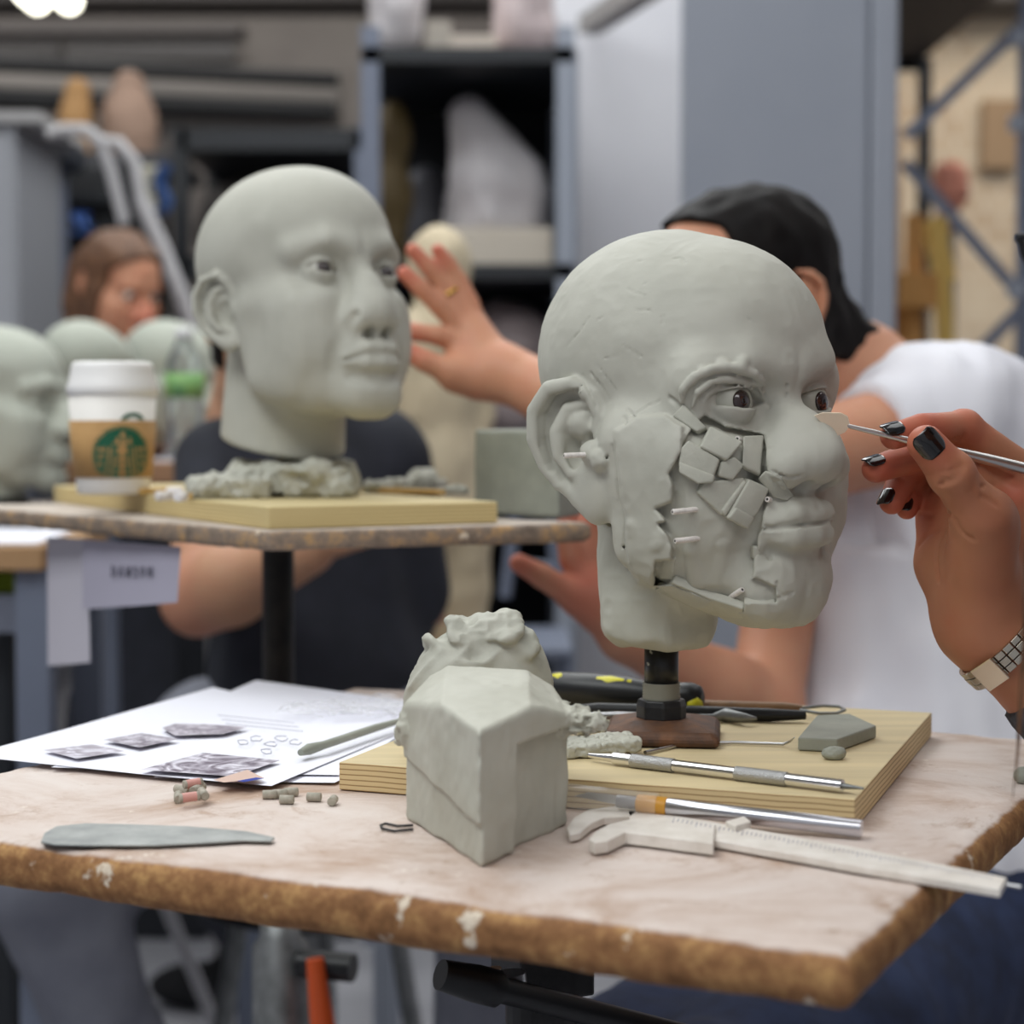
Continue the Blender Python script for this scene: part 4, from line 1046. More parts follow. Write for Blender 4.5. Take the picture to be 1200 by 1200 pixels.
def build_rear_things():
    # clay block at the end of the stand
    a = on_z(655, 609, RZ); l_ = on_z(556, 604, RZ); d = at(662, 606, a[1] + .05)
    pts = [a, V(a[0] + .022, a[1] + .07, RZ), V(l_[0] + .028, l_[1] + .075, RZ), l_]
    P2 = [(p[0], p[1]) for p in pts]; H = CAM_Z - (503 - 500) / F_PX * a[1] - RZ
    def f(P):
        u = poly2(P[:, 0], P[:, 1], P2) + .004; z = np.maximum(RZ + .0004 - P[:, 2], P[:, 2] - RZ - H) + .004
        d = np.sqrt(np.maximum(u, 0) ** 2 + np.maximum(z, 0) ** 2) + np.minimum(np.maximum(u, z), 0) - .004
        g = at(598, 545, l_[1]) 
        return smax(d, -ell(P, g, (.006, .004, .022)), .004) + noise(P, 50, 3) * .0008
    A = np.array(P2)
    tag(sdf_obj('clay_block', f, [*(A.min(0) - .01), RZ - .003], [*(A.max(0) + .01), RZ + H + .01], .002, CLAY_DARK), 'darker grey upright clay block at the end of the rear stand', 'clay block', 'clay blocks')
    # heap of torn clay round the neck pipe, head armature
    p = on_z(300, 575, RB); q = at(320, 560, RH.w((0, -50, -150))[1] - .02)
    o = lump('clay_scrap', V(q[0] + .018, q[1] - .015, RB + .014), (.052, .04, .013), 61, CLAY_ROUGH, .002, .5, .7, box=1, zmin=RB + .0005); tag(o, 'heap of torn clay around the neck pipe under the smooth head', 'clay scrap', 'clay scraps')
    o = lump('clay_scrap', V(q[0] - .030, q[1] - .055, RB + .010), (.034, .018, .0085), 62, CLAY_ROUGH, .0018, .5, .7, box=1, R=rot(.1, 0, .2), zmin=RB + .0005); tag(o, 'flat torn strip of clay in front of the heap under the smooth head', 'clay scrap', 'clay scraps')
    o = lump('clay_scrap', V(q[0] + .052, q[1] - .02, RB + .014), (.018, .016, .0135), 63, mat('clay_brown', (122, 116, 100), .7), .002, .4, .8, zmin=RB + .0005); tag(o, 'brownish clay clod at the end of the heap under the smooth head', 'clay scrap', 'clay scraps')
    for i, (px, py, w, h_, mt, lb) in enumerate([(455, 578, .020, .008, CLAY_ROUGH, 'pale clay crumble lying between the smooth head and the grey block, nearer the head'), (500, 575, .022, .011, CLAY_ROUGH, 'pale pointed clay crumble lying near the end of the rear board'), (530, 580, .014, .005, CLAY_ROUGH, 'thin clay crumb closest to the grey block on the rear board')]):
        p = on_z(px, py, RB); tag(lump('clay_scrap', p + V(0, 0, h_ * .7), (w, w * .6, h_), 70 + i, mt, .0016, .45, .8, zmin=RB + .0004), lb, 'clay scrap', 'clay scraps')
    YW = mat('ochre_wood', (206, 166, 92), .6)
    for i, (a, b, lb) in enumerate([((165, 576), (195, 574), 'short ochre wooden stick right of the cup base'), ((222, 581), (250, 577), 'ochre wooden stick beside the flat clay strip'), ((425, 574), (520, 577), 'long ochre wooden stick between the crumbles on the rear board')]):
        pa, pb = on_z(*a, RB + .003), on_z(*b, RB + .003); m = MB(); m.tube([pa, pb], .0026, 10); tag(m.build('wooden_stick', YW), lb, 'stick', 'wooden sticks on the rear board')
    for i, (px, py, c, lb) in enumerate([(205, 576, (226, 222, 226), 'white rubber peg right of the cup'), (212, 582, (230, 226, 224), 'white rubber peg nearest the board edge by the cup'), (238, 579, (214, 190, 184), 'pinkish rubber peg by the flat clay strip'), (192, 581, (222, 214, 206), 'cream rubber peg touching the cup base')]):
        p = on_z(px, py, RB + .004); d = V(math.cos(i * 1.3), math.sin(i * 1.3), 0) * .007; m = MB(); m.tube([p - d, p - d * .95, p + d * .95, p + d], [.0032, .004, .004, .0032], 12); tag(m.build('rubber_peg', mat('peg_%d' % i, c, .6)), lb, 'peg', 'rubber pegs on the rear board')
    # papers taped to the stand edge
    e = -.5
    def hang(pxs, Y0, Y1, lb, m):
        vs = [at(px, py, Y) for (px, py), Y in zip(pxs, (Y0, Y1, Y1, Y0))]
        n = 10; v2 = []; fs = []
        for j in range(n + 1):
            for i in range(n + 1):
                p = lerp(lerp(vs[0], vs[1], i / n), lerp(vs[3], vs[2], i / n), j / n); v2.append(p + V(0, -.004 * math.sin(3 * i / n) * j / n, 0))
        for j in range(n):
            for i in range(n): k = j * (n + 1) + i; fs.append((k, k + 1, k + n + 2, k + n + 1))
        mb = MB(); mb.add(v2, fs, 0, True); o = mb.build('hanging_paper', m); tag(o, lb, 'paper', 'papers hanging from the rear stand'); return o
    PG = mat('grey_paper', (192, 188, 198), .85); PV = mat('lilac_paper', (172, 168, 184), .85)
    hang([(55, 629), (103, 632), (106, 776), (56, 780)], 1.74, 1.66, 'narrow white paper strip hanging from the rear stand edge', PG)
    o = hang([(97, 632), (212, 641), (208, 706), (97, 714)], 1.655, 1.505, 'lilac paper with a handwritten name hanging from the rear stand edge', PV)
    # handwriting: blurred grey capitals
    P = lambda u, v: lerp(lerp(at(97, 632, 1.655), at(212, 641, 1.505), u), lerp(at(97, 714, 1.655), at(208, 706, 1.505), u), v) + V(-.0006, -.0045, 0)
    m = MB(); x = .34
    strokes = {'D': [[(0, 0), (0, 1), (.6, .75), (.6, .25), (0, 0)]], 'A': [[(0, 1), (.35, 0), (.7, 1)], [(.15, .6), (.55, .6)]], 'W': [[(0, 0), (.2, 1), (.4, .3), (.6, 1), (.8, 0)]], 'S': [[(.6, .1), (.1, .15), (.1, .45), (.6, .55), (.6, .9), (0, .95)]], 'O': [[(.3, 0), (0, .5), (.3, 1), (.6, .5), (.3, 0)]], 'N': [[(0, 1), (0, 0), (.6, 1), (.6, 0)]]}
    for ch in 'DAWSON':
        for st in strokes[ch]: m.tube([P(x + .06 * a, .36 + .17 * b) for a, b in st], .00075, 6)
        x += .075
    m.build('handwriting', mat('pencil', (92, 90, 104), .8), o)
def finish_rear_head(h):
    q = RH.w((0, -50, -150)); 
    m = MB(); m.lathe((q[0] + .006, q[1], RB), [(.0125, .0005), (.0125, .08)], 20); m.build('pipe', mat('clay_pipe', (150, 146, 130), .6), h)
# ------------------------------------------------------------------ people
def skin_mat(name, c, red, rough=.5, bump=.12):
    m = mat(name, c, rough, sss=.12, spec=.35, bump=bump, bscale=260, bdist=.0004, nscale=30)
    t = m.node_tree; b = t.nodes['Principled BSDF']
    at_ = t.nodes.new('ShaderNodeAttribute'); at_.attribute_name = 'tint'
    n = t.nodes.new('ShaderNodeTexNoise'); n.inputs['Scale'].default_value = 45; tc = t.nodes.new('ShaderNodeTexCoord'); t.links.new(tc.outputs['Object'], n.inputs['Vector'])
    ma = t.nodes.new('ShaderNodeMath'); ma.operation = 'MULTIPLY_ADD'; t.links.new(n.outputs['Fac'], ma.inputs[0]); ma.inputs[1].default_value = .5; t.links.new(at_.outputs['Fac'], ma.inputs[2])
    mr = t.nodes.new('ShaderNodeMapRange'); mr.inputs[1].default_value = .15; mr.inputs[2].default_value = 1.2; t.links.new(ma.outputs[0], mr.inputs[0])
    x = t.nodes.new('ShaderNodeMix'); x.data_type = 'RGBA'; t.links.new(mr.outputs[0], x.inputs[0]); x.inputs[6].default_value = (*lin(c), 1); x.inputs[7].default_value = (*lin(red), 1)
    t.links.new(x.outputs[2], b.inputs['Base Color']); return m
SKIN_W = skin_mat('skin_warm', (178, 122, 92), (182, 92, 72))
SKIN_M = skin_mat('skin_fair', (200, 146, 116), (196, 108, 88))
SKIN_T = skin_mat('skin_tan', (190, 146, 116), (186, 118, 96))
HAIR_D = mat('hair_dark', (14, 11, 11), .6, col2=(22, 18, 17), nscale=40, stretch=(1, 1, .15), bump=.6, bscale=160, spec=.15)
HAIR_B = mat('hair_brown', (84, 58, 42), .55, col2=(116, 80, 54), nscale=50, bump=.6, bscale=160)
NAIL = mat('nail_black', (10, 11, 14), .12, coat=.8)
TEE = mat('tshirt_white', (228, 227, 232), .85, col2=(220, 219, 226), nscale=6, bump=.15, bscale=500, spec=.15)
NAVY = mat('shirt_navy', (30, 38, 74), .85); DARKC = mat('shirt_dark', (30, 32, 40), .85, col2=(38, 40, 50), nscale=20)
BLACKC = mat('shirt_black', (16, 16, 20), .85)
JEANS = mat('jeans_blue', (30, 38, 62), .85, col2=(44, 56, 88), nscale=25, bump=.2, bscale=400)
DENIM = mat('jeans_slate', (112, 114, 126), .85, col2=(126, 128, 138), nscale=12)
GREYC = mat('sleeve_grey', (58, 58, 64), .9, col2=(84, 84, 90), nscale=300)
class World:
    def l(s, p): return np.asarray(p, float)
    def w(s, p): return np.asarray(p, float)
WORLD = World()
def tip_tint(spots):
    def f(v):
        r = np.zeros(len(v))
        for c, rad in spots: r = np.maximum(r, np.clip(1 - np.sqrt(((v - c) ** 2).sum(1)) / rad, 0, 1))
        return r
    return f
def nail(tip, prev, n, w, l, r, parent, back=.2, mt=None):
    ax = tip - prev; ax /= np.linalg.norm(ax); n = np.asarray(n, float); n = n - ax * (n @ ax); n /= np.linalg.norm(n); s = np.cross(ax, n)
    c = tip + ax * (r * .45 - l * back)
    vs, fs = [], []; N, M_ = 12, 14
    for j in range(M_ + 1):
        v = j / M_ * 2 - 1
        for i in range(N + 1):
            u = i / N * 2 - 1
            e = (1 - abs(v) ** 4 * .42)
            th = u * e * w / 2 / r
            droop = -.10 * r * max(0, v) ** 2
            vs.append(c + ax * (v * l / 2 - .0) + s * math.sin(th) * r * 1.02 + n * (math.cos(th) * r * 1.02 + droop))
    for j in range(M_):
        for i in range(N): k = j * (N + 1) + i; fs.append((k, k + 1, k + N + 2, k + N + 1))
    mb = MB(); mb.add(vs, fs, 0, True); o = mb.build('fingernail', mt or NAIL, parent)
    so = o.modifiers.new('thick', 'SOLIDIFY'); so.thickness = .0007; so.offset = .3
    return o
def fold_cloth(P, s, amp, seed):
    return amp * (noise(P * np.array([1, 1, .35]), s, seed) + .5 * noise(P * np.array([1, .6, .5]), s * 2.1, seed + 1))
# --- the hand with the tool
def build_tool_person():
    A = at
    W = A(1154, 733, 1.088); E = A(1345, 985, 1.13)
    F = {'index': [A(1204, 560, 1.098), A(1130, 501, 1.086), A(1080, 502, 1.068), A(1047, 511, 1.058)],
         'middle': [A(1185, 552, 1.112), A(1110, 528, 1.108), A(1064, 538, 1.088), A(1026, 550, 1.074)],
         'ring': [A(1160, 556, 1.126), A(1092, 540, 1.120), A(1057, 562, 1.100), A(1045, 588, 1.090)],
         'little': [A(1135, 570, 1.132), A(1090, 556, 1.128), A(1068, 575, 1.112), A(1063, 596, 1.102)]}
    RAD = {'index': [.0125, .0098, .0086, .0077], 'middle': [.013, .0100, .0090, .0080], 'ring': [.0125, .0095, .0085, .0076], 'little': [.0115, .0085, .0076, .0066]}
    TH = [A(1163, 690, 1.072), A(1150, 606, 1.050), A(1115, 555, 1.037), A(1085, 520, 1.031)]
    sh = V(.60, 1.19, 1.13); EL = A(1405, 978, 1.08)
    def f(P):
        d = ell(P, A(1142, 640, 1.098), (.026, .025, .050), rot(0, -.12, 0))
        d = smin(d, cap(P, W, F['index'][0], .0222, .0125), .012)
        d = smin(d, cap(P, A(1150, 700, 1.10), F['middle'][0], .02, .013), .012)
        d = smin(d, chain(P, [A(1136, 722, 1.10), A(1115, 660, 1.106), A(1110, 608, 1.115), F['little'][0]], [.018, .0205, .0170, .0115], .008), .014)
        d = smin(d, chain(P, [W, EL], [.0242, .036]), .02)
        for k in F:
            d = smin(d, chain(P, F[k], RAD[k], .0016), .0045)
            d = smin(d, ell(P, F[k][1], (RAD[k][1] * 1.06,) * 3), .004)
        d = smin(d, cap(P, A(1150, 690, 1.078), TH[1], .0225, .0175), .012)
        t = chain(P, TH[1:], [.0150, .0122, .0104], .003)
        t = smin(t, ell(P, TH[2], (.0128,) * 3), .004)
        d = smin(d, t, .007)
        d = smin(d, ell(P, A(1168, 612, 1.062), (.012, .012, .016)), .012)
        for pts, r in creases:
            d = local(P, d, pts, .008, lambda q, e: smax(e, -chain(q, pts, [r] * len(pts)), .0024))
        return d + noise(P, 160, 3) * .0002
    creases = []
    allp = np.array([p for k in F for p in F[k]] + TH + [W])
    lo, hi = allp.min(0) - .03, allp.max(0) + .03
    cs = Caster(f, WORLD, lo, hi, .0026)
    for pts, r in [([(1105, 560), (1113, 562), (1121, 553), (1127, 543)], .0004), ([(1108, 565), (1117, 564), (1125, 556), (1130, 547)], .0004), ([(1104, 553), (1111, 554), (1120, 547)], .0003),
                   ([(1112, 600), (1110, 615), (1100, 635), (1097, 655), (1100, 680)], .0011), ([(1078, 602), (1090, 604), (1108, 596)], .0010), ([(1077, 578), (1090, 574), (1104, 566)], .0009), ([(1076, 640), (1086, 628), (1100, 620)], .0007),
                   ([(1168, 592), (1160, 586), (1150, 582)], .0007), ([(1150, 570), (1165, 568), (1185, 560)], .0007), ([(1120, 608), (1126, 622), (1140, 632)], .0005), ([(1120, 514), (1127, 516), (1130, 510)], .0007)]:
        creases.append(([cs(*p)[0] for p in pts], r))
    t = empty('person', (.55, 1.1, 0), 'person at the edge holding a metal tool, black nail polish, steel watch, grey sleeve', 'person')
    tint = tip_tint([(F['index'][3], .03), (F['index'][2], .028), (F['middle'][3], .032), (F['ring'][3], .03), (F['little'][3], .03), (TH[3], .022), (F['index'][1], .02), (F['middle'][2], .025), (F['ring'][2], .02), (A(1190, 575, 1.08), .014)])
    lo = np.minimum(lo, W - .06); v, q = surface(f, lo, [max(hi[0], W[0] + .16), hi[1] + .05, hi[2]], .0016, 1)
    mesh_np('arm_and_hand', v, q, SKIN_W, t, True, True, tint(v))
    R = RAD
    nail(F['index'][3], F['index'][2], (-.35, -.72, .60), .0125, .0130, R['index'][3], t, .05)
    nail(F['middle'][3], F['middle'][2], (-.55, -.68, .50), .0120, .0125, R['middle'][3], t, .05)
    nail(F['ring'][3], F['ring'][2], (-.70, -.70, .0), .0115, .0115, R['ring'][3], t, .10)
    nail(F['little'][3], F['little'][2], (-.45, -.88, 0), .0100, .0105, R['little'][3], t, .10)
    nail(TH[3], TH[2], (-.10, -.97, .12), .0165, .0165, .0104, t, .12)
    # sleeve, torso, head and hair stand just outside the picture
    wd = (EL - W) / np.linalg.norm(EL - W)
    S0 = W + wd * .046
    sdf_obj('sleeve', lambda P: smax(smin(smin(chain(P, [S0, EL], [.030, .041]), cap(P, EL, sh, .042, .064), .02) + fold_cloth(P, 30, .003, 5), cap(P, sh, sh + V(.1, -.1, -.02), .066, .08), .04), -((P - S0) @ wd), .004) , V(.24, .7, .75), V(.95, 1.35, 1.28), .006, GREYC, t)
    sdf_obj('shirt', lambda P: smin(smin(ell(P, (.66, .98, .92), (.13, .20, .30)), ell(P, (.62, .97, 1.12), (.09, .20, .08)), .06), chain(P, [V(.62, .79, 1.10), V(.60, .76, .85)], [.06, .05]), .04) + fold_cloth(P, 18, .006, 2), V(.46, .66, .52), V(.86, 1.24, 1.26), .012, GREYC, t)
    hp = HeadPose(V(.382, .88, 1.358), -88, -10)
    hv = lambda P: smin(head_sdf(P, dict(ears=False)), cap(P, (0, -20, -60), (0, -60, -200), 50, 60), 20)
    sdf_obj('face', hv, (-95, -130, -230), (95, 150, 125), 5, SKIN_W, t, post=hp.w)
    def hair(P):
        d = head_sdf(P, dict(ears=False, eyes=False)) - 9 - noise(P, .05, 2) * 4
        return smax(d, np.maximum(P[:, 1] - 66 - np.maximum(P[:, 2] - 40, 0) * .8, 0) + np.maximum(-60 - P[:, 2], 0) - 2, 4)
    sdf_obj('hair', hair, (-110, -130, -140), (110, 140, 140), 5, HAIR_B, t, post=hp.w)
    for s in (1, -1): eye_part(hp, s, (0, 1, -.2), t)
    rnd = random.Random(9)
    for k in range(3):
        x0 = 1199 + rnd.uniform(-2, 6); Y = .845 + rnd.uniform(-.010, .010); m = MB()
        pts = [hp.w((-34 + 12 * k, 84, 66)), at(x0 + 10, 470, Y - .01), at(x0 + rnd.uniform(-2, 4), 690, Y), at(x0 - 5 + rnd.uniform(-4, 4), 800, Y), at(x0 - 8 + rnd.uniform(-6, 4), 880 + rnd.uniform(0, 110), Y)]
        m.tube([lerp(lerp(pts[i], pts[i + 1], u), lerp(pts[i], pts[i + 1], u), 0) for i in range(4) for u in (0, .33, .66)] + [pts[4]], [.0005] * 10 + [.0004, .0003, .0002], 6); m.build('hair_strand', HAIR_B, t)
    g = MB(); g.tube([at(1192, 278, .865), at(1197, 284, .865), at(1200, 298, .865), at(1206, 312, .865), at(1222, 318, .865), at(1236, 300, .865), at(1236, 284, .865), at(1215, 276, .865), at(1192, 278, .865)], .0017, 8); g.tube([at(1192, 278, .865), hp.w((70, 0, 5))], .0016, 8); g.build('spectacles', BLACK_PLASTIC, t)
    # watch
    wc = W + wd * .017
    w = empty('wristwatch', wc, 'steel bracelet wristwatch with clasp on the wrist holding the tool', 'watch')
    Rm = frame(wd, (0, 1, 0)); Rm = np.stack([Rm[:, 0], Rm[:, 2], Rm[:, 1]], 1)
    if np.linalg.det(Rm) < 0: Rm[:, 0] *= -1
    WM = mat('watch_steel', (196, 190, 176), .3, 1)
    m = MB(); n = 30
    for k in range(n):
        a = 2 * math.pi * k / n; rr = .0275 + .0022
        X = Rm @ V(math.cos(a), math.sin(a), 0); Tn = Rm @ V(-math.sin(a), math.cos(a), 0)
        for j, (off, hw_) in enumerate([(-.0046, .0019), (0, .0022), (.0046, .0019)]):
            m.box(wc + X * (rr + (.0003 if j == 1 else 0)) + wd * off, (.0013, .00285, hw_), np.stack([X, Tn, wd], 1))
    m.build('bracelet', WM, w, .0004)
    cl = None; best = -9
    view = V(-.45, -.75, -.45); view /= np.linalg.norm(view); X = view - wd * (view @ wd); X /= np.linalg.norm(X); Tn = np.cross(wd, X)
    m = MB(); m.box(wc + X * .0318, (.0011, .0085, .0082), np.stack([X, Tn, wd], 1)); m.build('clasp', mat('clasp_steel', (214, 206, 188), .22, 1), w, .0006)
    m = MB(); Rc = np.stack([Tn, np.cross(-X, Tn), -X], 1); m.lathe(wc - X * .029, [(.013, 0), (.0145, .002), (.0145, .006), (.012, .0075)], 28, Rc); m.build('case', WM, w)
    # tool
    p, nn = fhit(952, 488); yt = FH.w(p)[1] - .004
    a0, a1, a2 = at(993, 499, 1.048), at(1090, 522, 1.0535), at(1270, 566, 1.064)
    o = empty('sculpting_tool', a1, 'steel spatula tool held by black nailed fingers, its pale blade at the cheek', 'tool', 'modelling tools in use')
    m = MB(); m.tube([lerp(a0, a1, -.02), lerp(a0, a1, .3), lerp(a0, a1, .6), a1, lerp(a1, a2, .4), a2], [.0012, .0015, .0019, .0024, .0033, .0036], 14); m.build('handle', mat('tool_steel', (200, 198, 196), .3, 1), o)
    pl = [(954, 487), (964, 483.5), (985, 484), (993, 488), (996, 499), (990, 507), (981, 511), (975, 507), (966, 499)]
    P = [at(px, py, yt + (1.048 - yt) * (px - 954) / 42) for px, py in pl]; th = V(.0004, .0009, .0003)
    m = MB(); k = len(P); m.add([q for q in P] + [q + th for q in P], [tuple(range(k))[::-1], tuple(range(k, 2 * k))] + [(i, (i + 1) % k, k + (i + 1) % k, k + i) for i in range(k)]); m.build('blade', mat('lit_blade', (250, 234, 206), .4, .25), o, .0002)  # warm lit glow is put into the blade's base colour

# --- man in the white T-shirt
def hand_field(P, W, palm, fingers, thumb, k=.006):
    d = None
    for q, ra in palm:
        e = chain(P, q, ra, .01); d = e if d is None else smin(d, e, .014)
    for q, ra in fingers: d = smin(d, chain(P, q, ra, .002), k)
    return smin(d, chain(P, thumb[0], thumb[1], .003), .009)
def build_tshirt_man():
    A = at
    t = empty('person', (.40, 1.93, 0), 'person in white T-shirt and jeans seated behind the large cut head, reaching out', 'person')
    hp = HeadPose(A(876, 350, 1.92), -62, -14, 0, .00103)
    SHL = A(1085, 500, 1.86); EL = A(850, 560, 1.74); WR = A(592, 437, 1.86)
    SHR = A(935, 560, 2.02); ER = A(896, 838, 1.80); WRr = A(735, 742, 1.74)
    for s in (1, -1): eye_part(hp, s, (0, 1, -.1), t)
    Lp = [([WR, A(545, 425, 1.87)], [.024, .022]), ([WR, A(552, 388, 1.88)], [.023, .016]), ([A(575, 445, 1.86), A(535, 440, 1.855)], [.02, .018]), ([A(560, 400, 1.88), A(553, 372, 1.885)], [.018, .012])]
    Lf = [([A(535, 402, 1.87), A(512, 393, 1.862), A(487, 389, 1.86), A(469, 384, 1.862)], [.0105, .0098, .0090, .0078]),
          ([A(534, 380, 1.875), A(514, 358, 1.868), A(493, 338, 1.862), A(474, 320, 1.86)], [.0105, .0098, .0088, .0076]),
          ([A(541, 365, 1.88), A(522, 338, 1.878), A(503, 314, 1.872), A(484, 293, 1.868)], [.0105, .0095, .0086, .0074]),
          ([A(552, 357, 1.885), A(538, 328, 1.884), A(525, 308, 1.88), A(513, 293, 1.876)], [.0095, .0086, .0078, .0068])]
    Lt = ([A(560, 446, 1.858), A(527, 436, 1.848), A(498, 423, 1.845), A(476, 411, 1.846)], [.019, .0135, .0108, .0092])
    Rp = [([WRr, A(700, 698, 1.735)], [.025, .024]), ([WRr, A(690, 680, 1.74)], [.022, .018]), ([A(712, 715, 1.735), A(676, 700, 1.73)], [.02, .016])]
    Rf = [([A(684, 690, 1.735), A(668, 655, 1.735), A(662, 625, 1.74), A(664, 606, 1.745)], [.0115, .0105, .0098, .0088]),
          ([A(696, 680, 1.742), A(688, 645, 1.745), A(686, 618, 1.75), A(690, 602, 1.752)], [.0115, .0105, .0098, .0088]),
          ([A(708, 676, 1.75), A(705, 642, 1.755), A(705, 616, 1.76), A(708, 602, 1.76)], [.0115, .0102, .0095, .0085]),
          ([A(720, 682, 1.757), A(721, 655, 1.762), A(722, 632, 1.765), A(724, 618, 1.766)], [.010, .0090, .0082, .0075])]
    Rt = ([A(700, 716, 1.73), A(668, 696, 1.722), A(635, 675, 1.718), A(608, 660, 1.718)], [.018, .0135, .0112, .0092])
    nb = A(1000, 450, 1.98)
    hm = lambda P: head_sdf(hp.l(P), dict(w=1.0)) * .00103
    def f(P):
        d = local(P, np.full(len(P), 1.0), [hp.O], .17, lambda q, e: hm(q))
        d = smin(d, cap(P, hp.w((0, -34, -60)), nb, .054, .060), .045)
        d = smin(d, chain(P, [nb, A(1060, 520, 1.95)], [.06, .09]), .04)
        d = smin(d, chain(P, [SHL, EL, lerp(EL, WR, .35), WR], [.050, .041, .044, .0265], .02), .02)
        d = smin(d, chain(P, [SHR, ER, lerp(ER, WRr, .3), WRr], [.042, .036, .036, .0265], .02), .02)
        d = local(P, d, [A(530, 380, 1.87)], .12, lambda q, e: smin(e, hand_field(q, WR, Lp, Lf, Lt), .012))
        d = local(P, d, [A(680, 670, 1.74)], .12, lambda q, e: smin(e, hand_field(q, WRr, Rp, Rf, Rt), .012))
        return d
    spots = [(x[0][3], .03) for x in Lf + Rf] + [(Lt[0][3], .035), (Rt[0][3], .035), (A(690, 690, 1.73), .06)]
    lo = np.minimum.reduce([A(455, 280, 1.8), A(590, 830, 1.68)]) - V(.02, .03, .03); hi = V(.56, 2.16, 1.56)
    def body(P): return f(P)
    v, q = surface(body, lo, hi, .0044, 1)
    mesh_np('body', v, q, SKIN_M, t, True, True, tip_tint(spots)(v))
    def hair(P):
        Q = hp.l(P); d = smin(head_sdf(Q, dict(ears=False, eyes=False, back=11)), cap(Q, (0, -44, -50), hp.l(nb[None])[0] + V(0, -8, 0), 50, 58), 60) - 8 - noise(Q, .06, 2) * 3
        face = np.minimum(Q[:, 1] - 52 + np.abs(Q[:, 0]) * .12, 200)        # hairline in front
        cut = smax(Q[:, 1] - 46 - np.clip(Q[:, 2] - 78, 0, 60) * 1.3, -Q[:, 2] + 2 - np.clip(-(Q[:, 1] + 6) * 2.6, 0, 100), 10)
        cut = np.maximum(cut, 0)
        low = -Q[:, 2] - 82 - np.clip(-Q[:, 1] - 60, -30, 60) * .5
        return np.maximum(smax(d, cut * .8 - 1, 6), low) * .001
    sdf_obj('hair', hair, hp.O - V(.15, .15, .15), hp.O + V(.15, .15, .16), .004, HAIR_D, t)
    HIP = A(1120, 1120, 1.80); CH = A(1085, 640, 1.94)
    def tee(P):
        d = chain(P, [A(1075, 580, 1.94), A(1075, 760, 1.93), A(1090, 1000, 1.84)], [.135, .128, .142], .03)
        d = smin(d, ell(P, A(1120, 500, 1.93), (.105, .10, .085)), .06)
        d = smin(d, chain(P, [nb + V(.005, .0, -.045), SHL + V(.01, 0, .0)], [.07, .062]), .05)
        d = smin(d, chain(P, [SHR + V(.02, 0, .03), SHR + V(.0, -.02, -.10)], [.07, .062]), .05)
        d = smin(d, cap(P, SHL, lerp(SHL, EL, .33), .066, .060), .03)
        d = d + fold_cloth(P, 11, .010, 7) + fold_cloth(P, 24, .007, 11)
        ax = (EL - SHL) / np.linalg.norm(EL - SHL)
        arm_cut = smax((P - lerp(SHL, EL, .27)) @ ax, -(boxd(P, lerp(SHL, EL, .9), (.22, .2, .12)) * -1), .001)
        d = np.where((P - lerp(SHL, EL, .27)) @ ax > 0, np.maximum(d, np.minimum((P - lerp(SHL, EL, .27)) @ ax, .5 - 0 * d) * 1.0 - np.where(boxd(P, SHL + ax * .2, (.17, .09, .085)) < 0, 0, 9)), d)
        nk = (nb - hp.w((0, -30, -60))); nk = nk / np.linalg.norm(nk)
        d = smax(d, -cap(P, nb - nk * .09, nb - nk * .015, .082, .066), .008)
        return np.maximum(d, A(1100, 1062, 1.70)[2] - P[:, 2])
    sdf_obj('tshirt', tee, V(.18, 1.62, .66), V(.66, 2.2, 1.38), .0075, TEE, t, snap=1)
    K1, K2 = A(800, 1335, 1.27), A(640, 1330, 1.36)
    def jeans(P):
        d = cap(P, A(1130, 1060, 1.84), A(1060, 1080, 1.96), .13, .12)
        d = smin(d, chain(P, [A(1120, 1110, 1.78), lerp(A(1120, 1110, 1.78), K1, .5), K1], [.108, .088, .068], .02), .05)
        d = smin(d, chain(P, [A(1020, 1110, 1.90), lerp(A(1020, 1110, 1.90), K2, .5), K2], [.105, .086, .066], .02), .05)
        d = smin(d, chain(P, [K1, K1 + V(.05, .12, -.36)], [.065, .052]), .04)
        d = smin(d, chain(P, [K2, K2 + V(.05, .14, -.36)], [.065, .052]), .04)
        return d + fold_cloth(P, 16, .006, 3)
    sdf_obj('jeans', jeans, V(-.04, 1.12, .26), V(.62, 2.14, .95), .010, JEANS, t, snap=1)
    for K, s in ((K1, .12), (K2, .14)):
        p = K + V(.055, s, -.40); m = MB()
        sdf_obj('shoe', lambda P: smin(ell(P, p + V(-.02, -.06, -.03), (.045, .12, .035)), cap(P, p + V(0, .02, 0), p + V(0, .02, .08), .042, .05), .03), p - V(.12, .22, .09), p + V(.12, .12, .16), .008, BLACKC, t)
    m = MB(); m.tube([A(1177, 1098, 1.70) , A(1177, 1098, 1.70) + V(0, .004, 0)], .0045, 12)
    r_ = A(523, 342, 1.872); a = Lf[2][0]; dd = a[1] - a[0]; dd /= np.linalg.norm(dd); Rm = frame(dd, (0, 1, 0)); Rm = np.stack([Rm[:, 0], Rm[:, 2], Rm[:, 1]], 1)
    m = MB(); c = lerp(a[0], a[1], .78)
    m.lathe(c, [(.0108, -.0022), (.0116, -.0015), (.0116, .0015), (.0108, .0022)], 24, Rm); m.build('ring', mat('gold_ring', (212, 170, 90), .25, 1), t)
    s = empty('stool', (HIP[0], 1.86, 0), 'high stool under the person in the white T-shirt', 'stool')
    zs = .585; c = V(A(1090, 1100, 1.88)[0], 1.88, 0)
    m = MB(); m.lathe((c[0], c[1], zs - .03), [(.15, 0), (.165, .006), (.165, .022), (.155, .03)], 28); m.build('seat', mat('stool_wood', (150, 112, 72), .5), s)
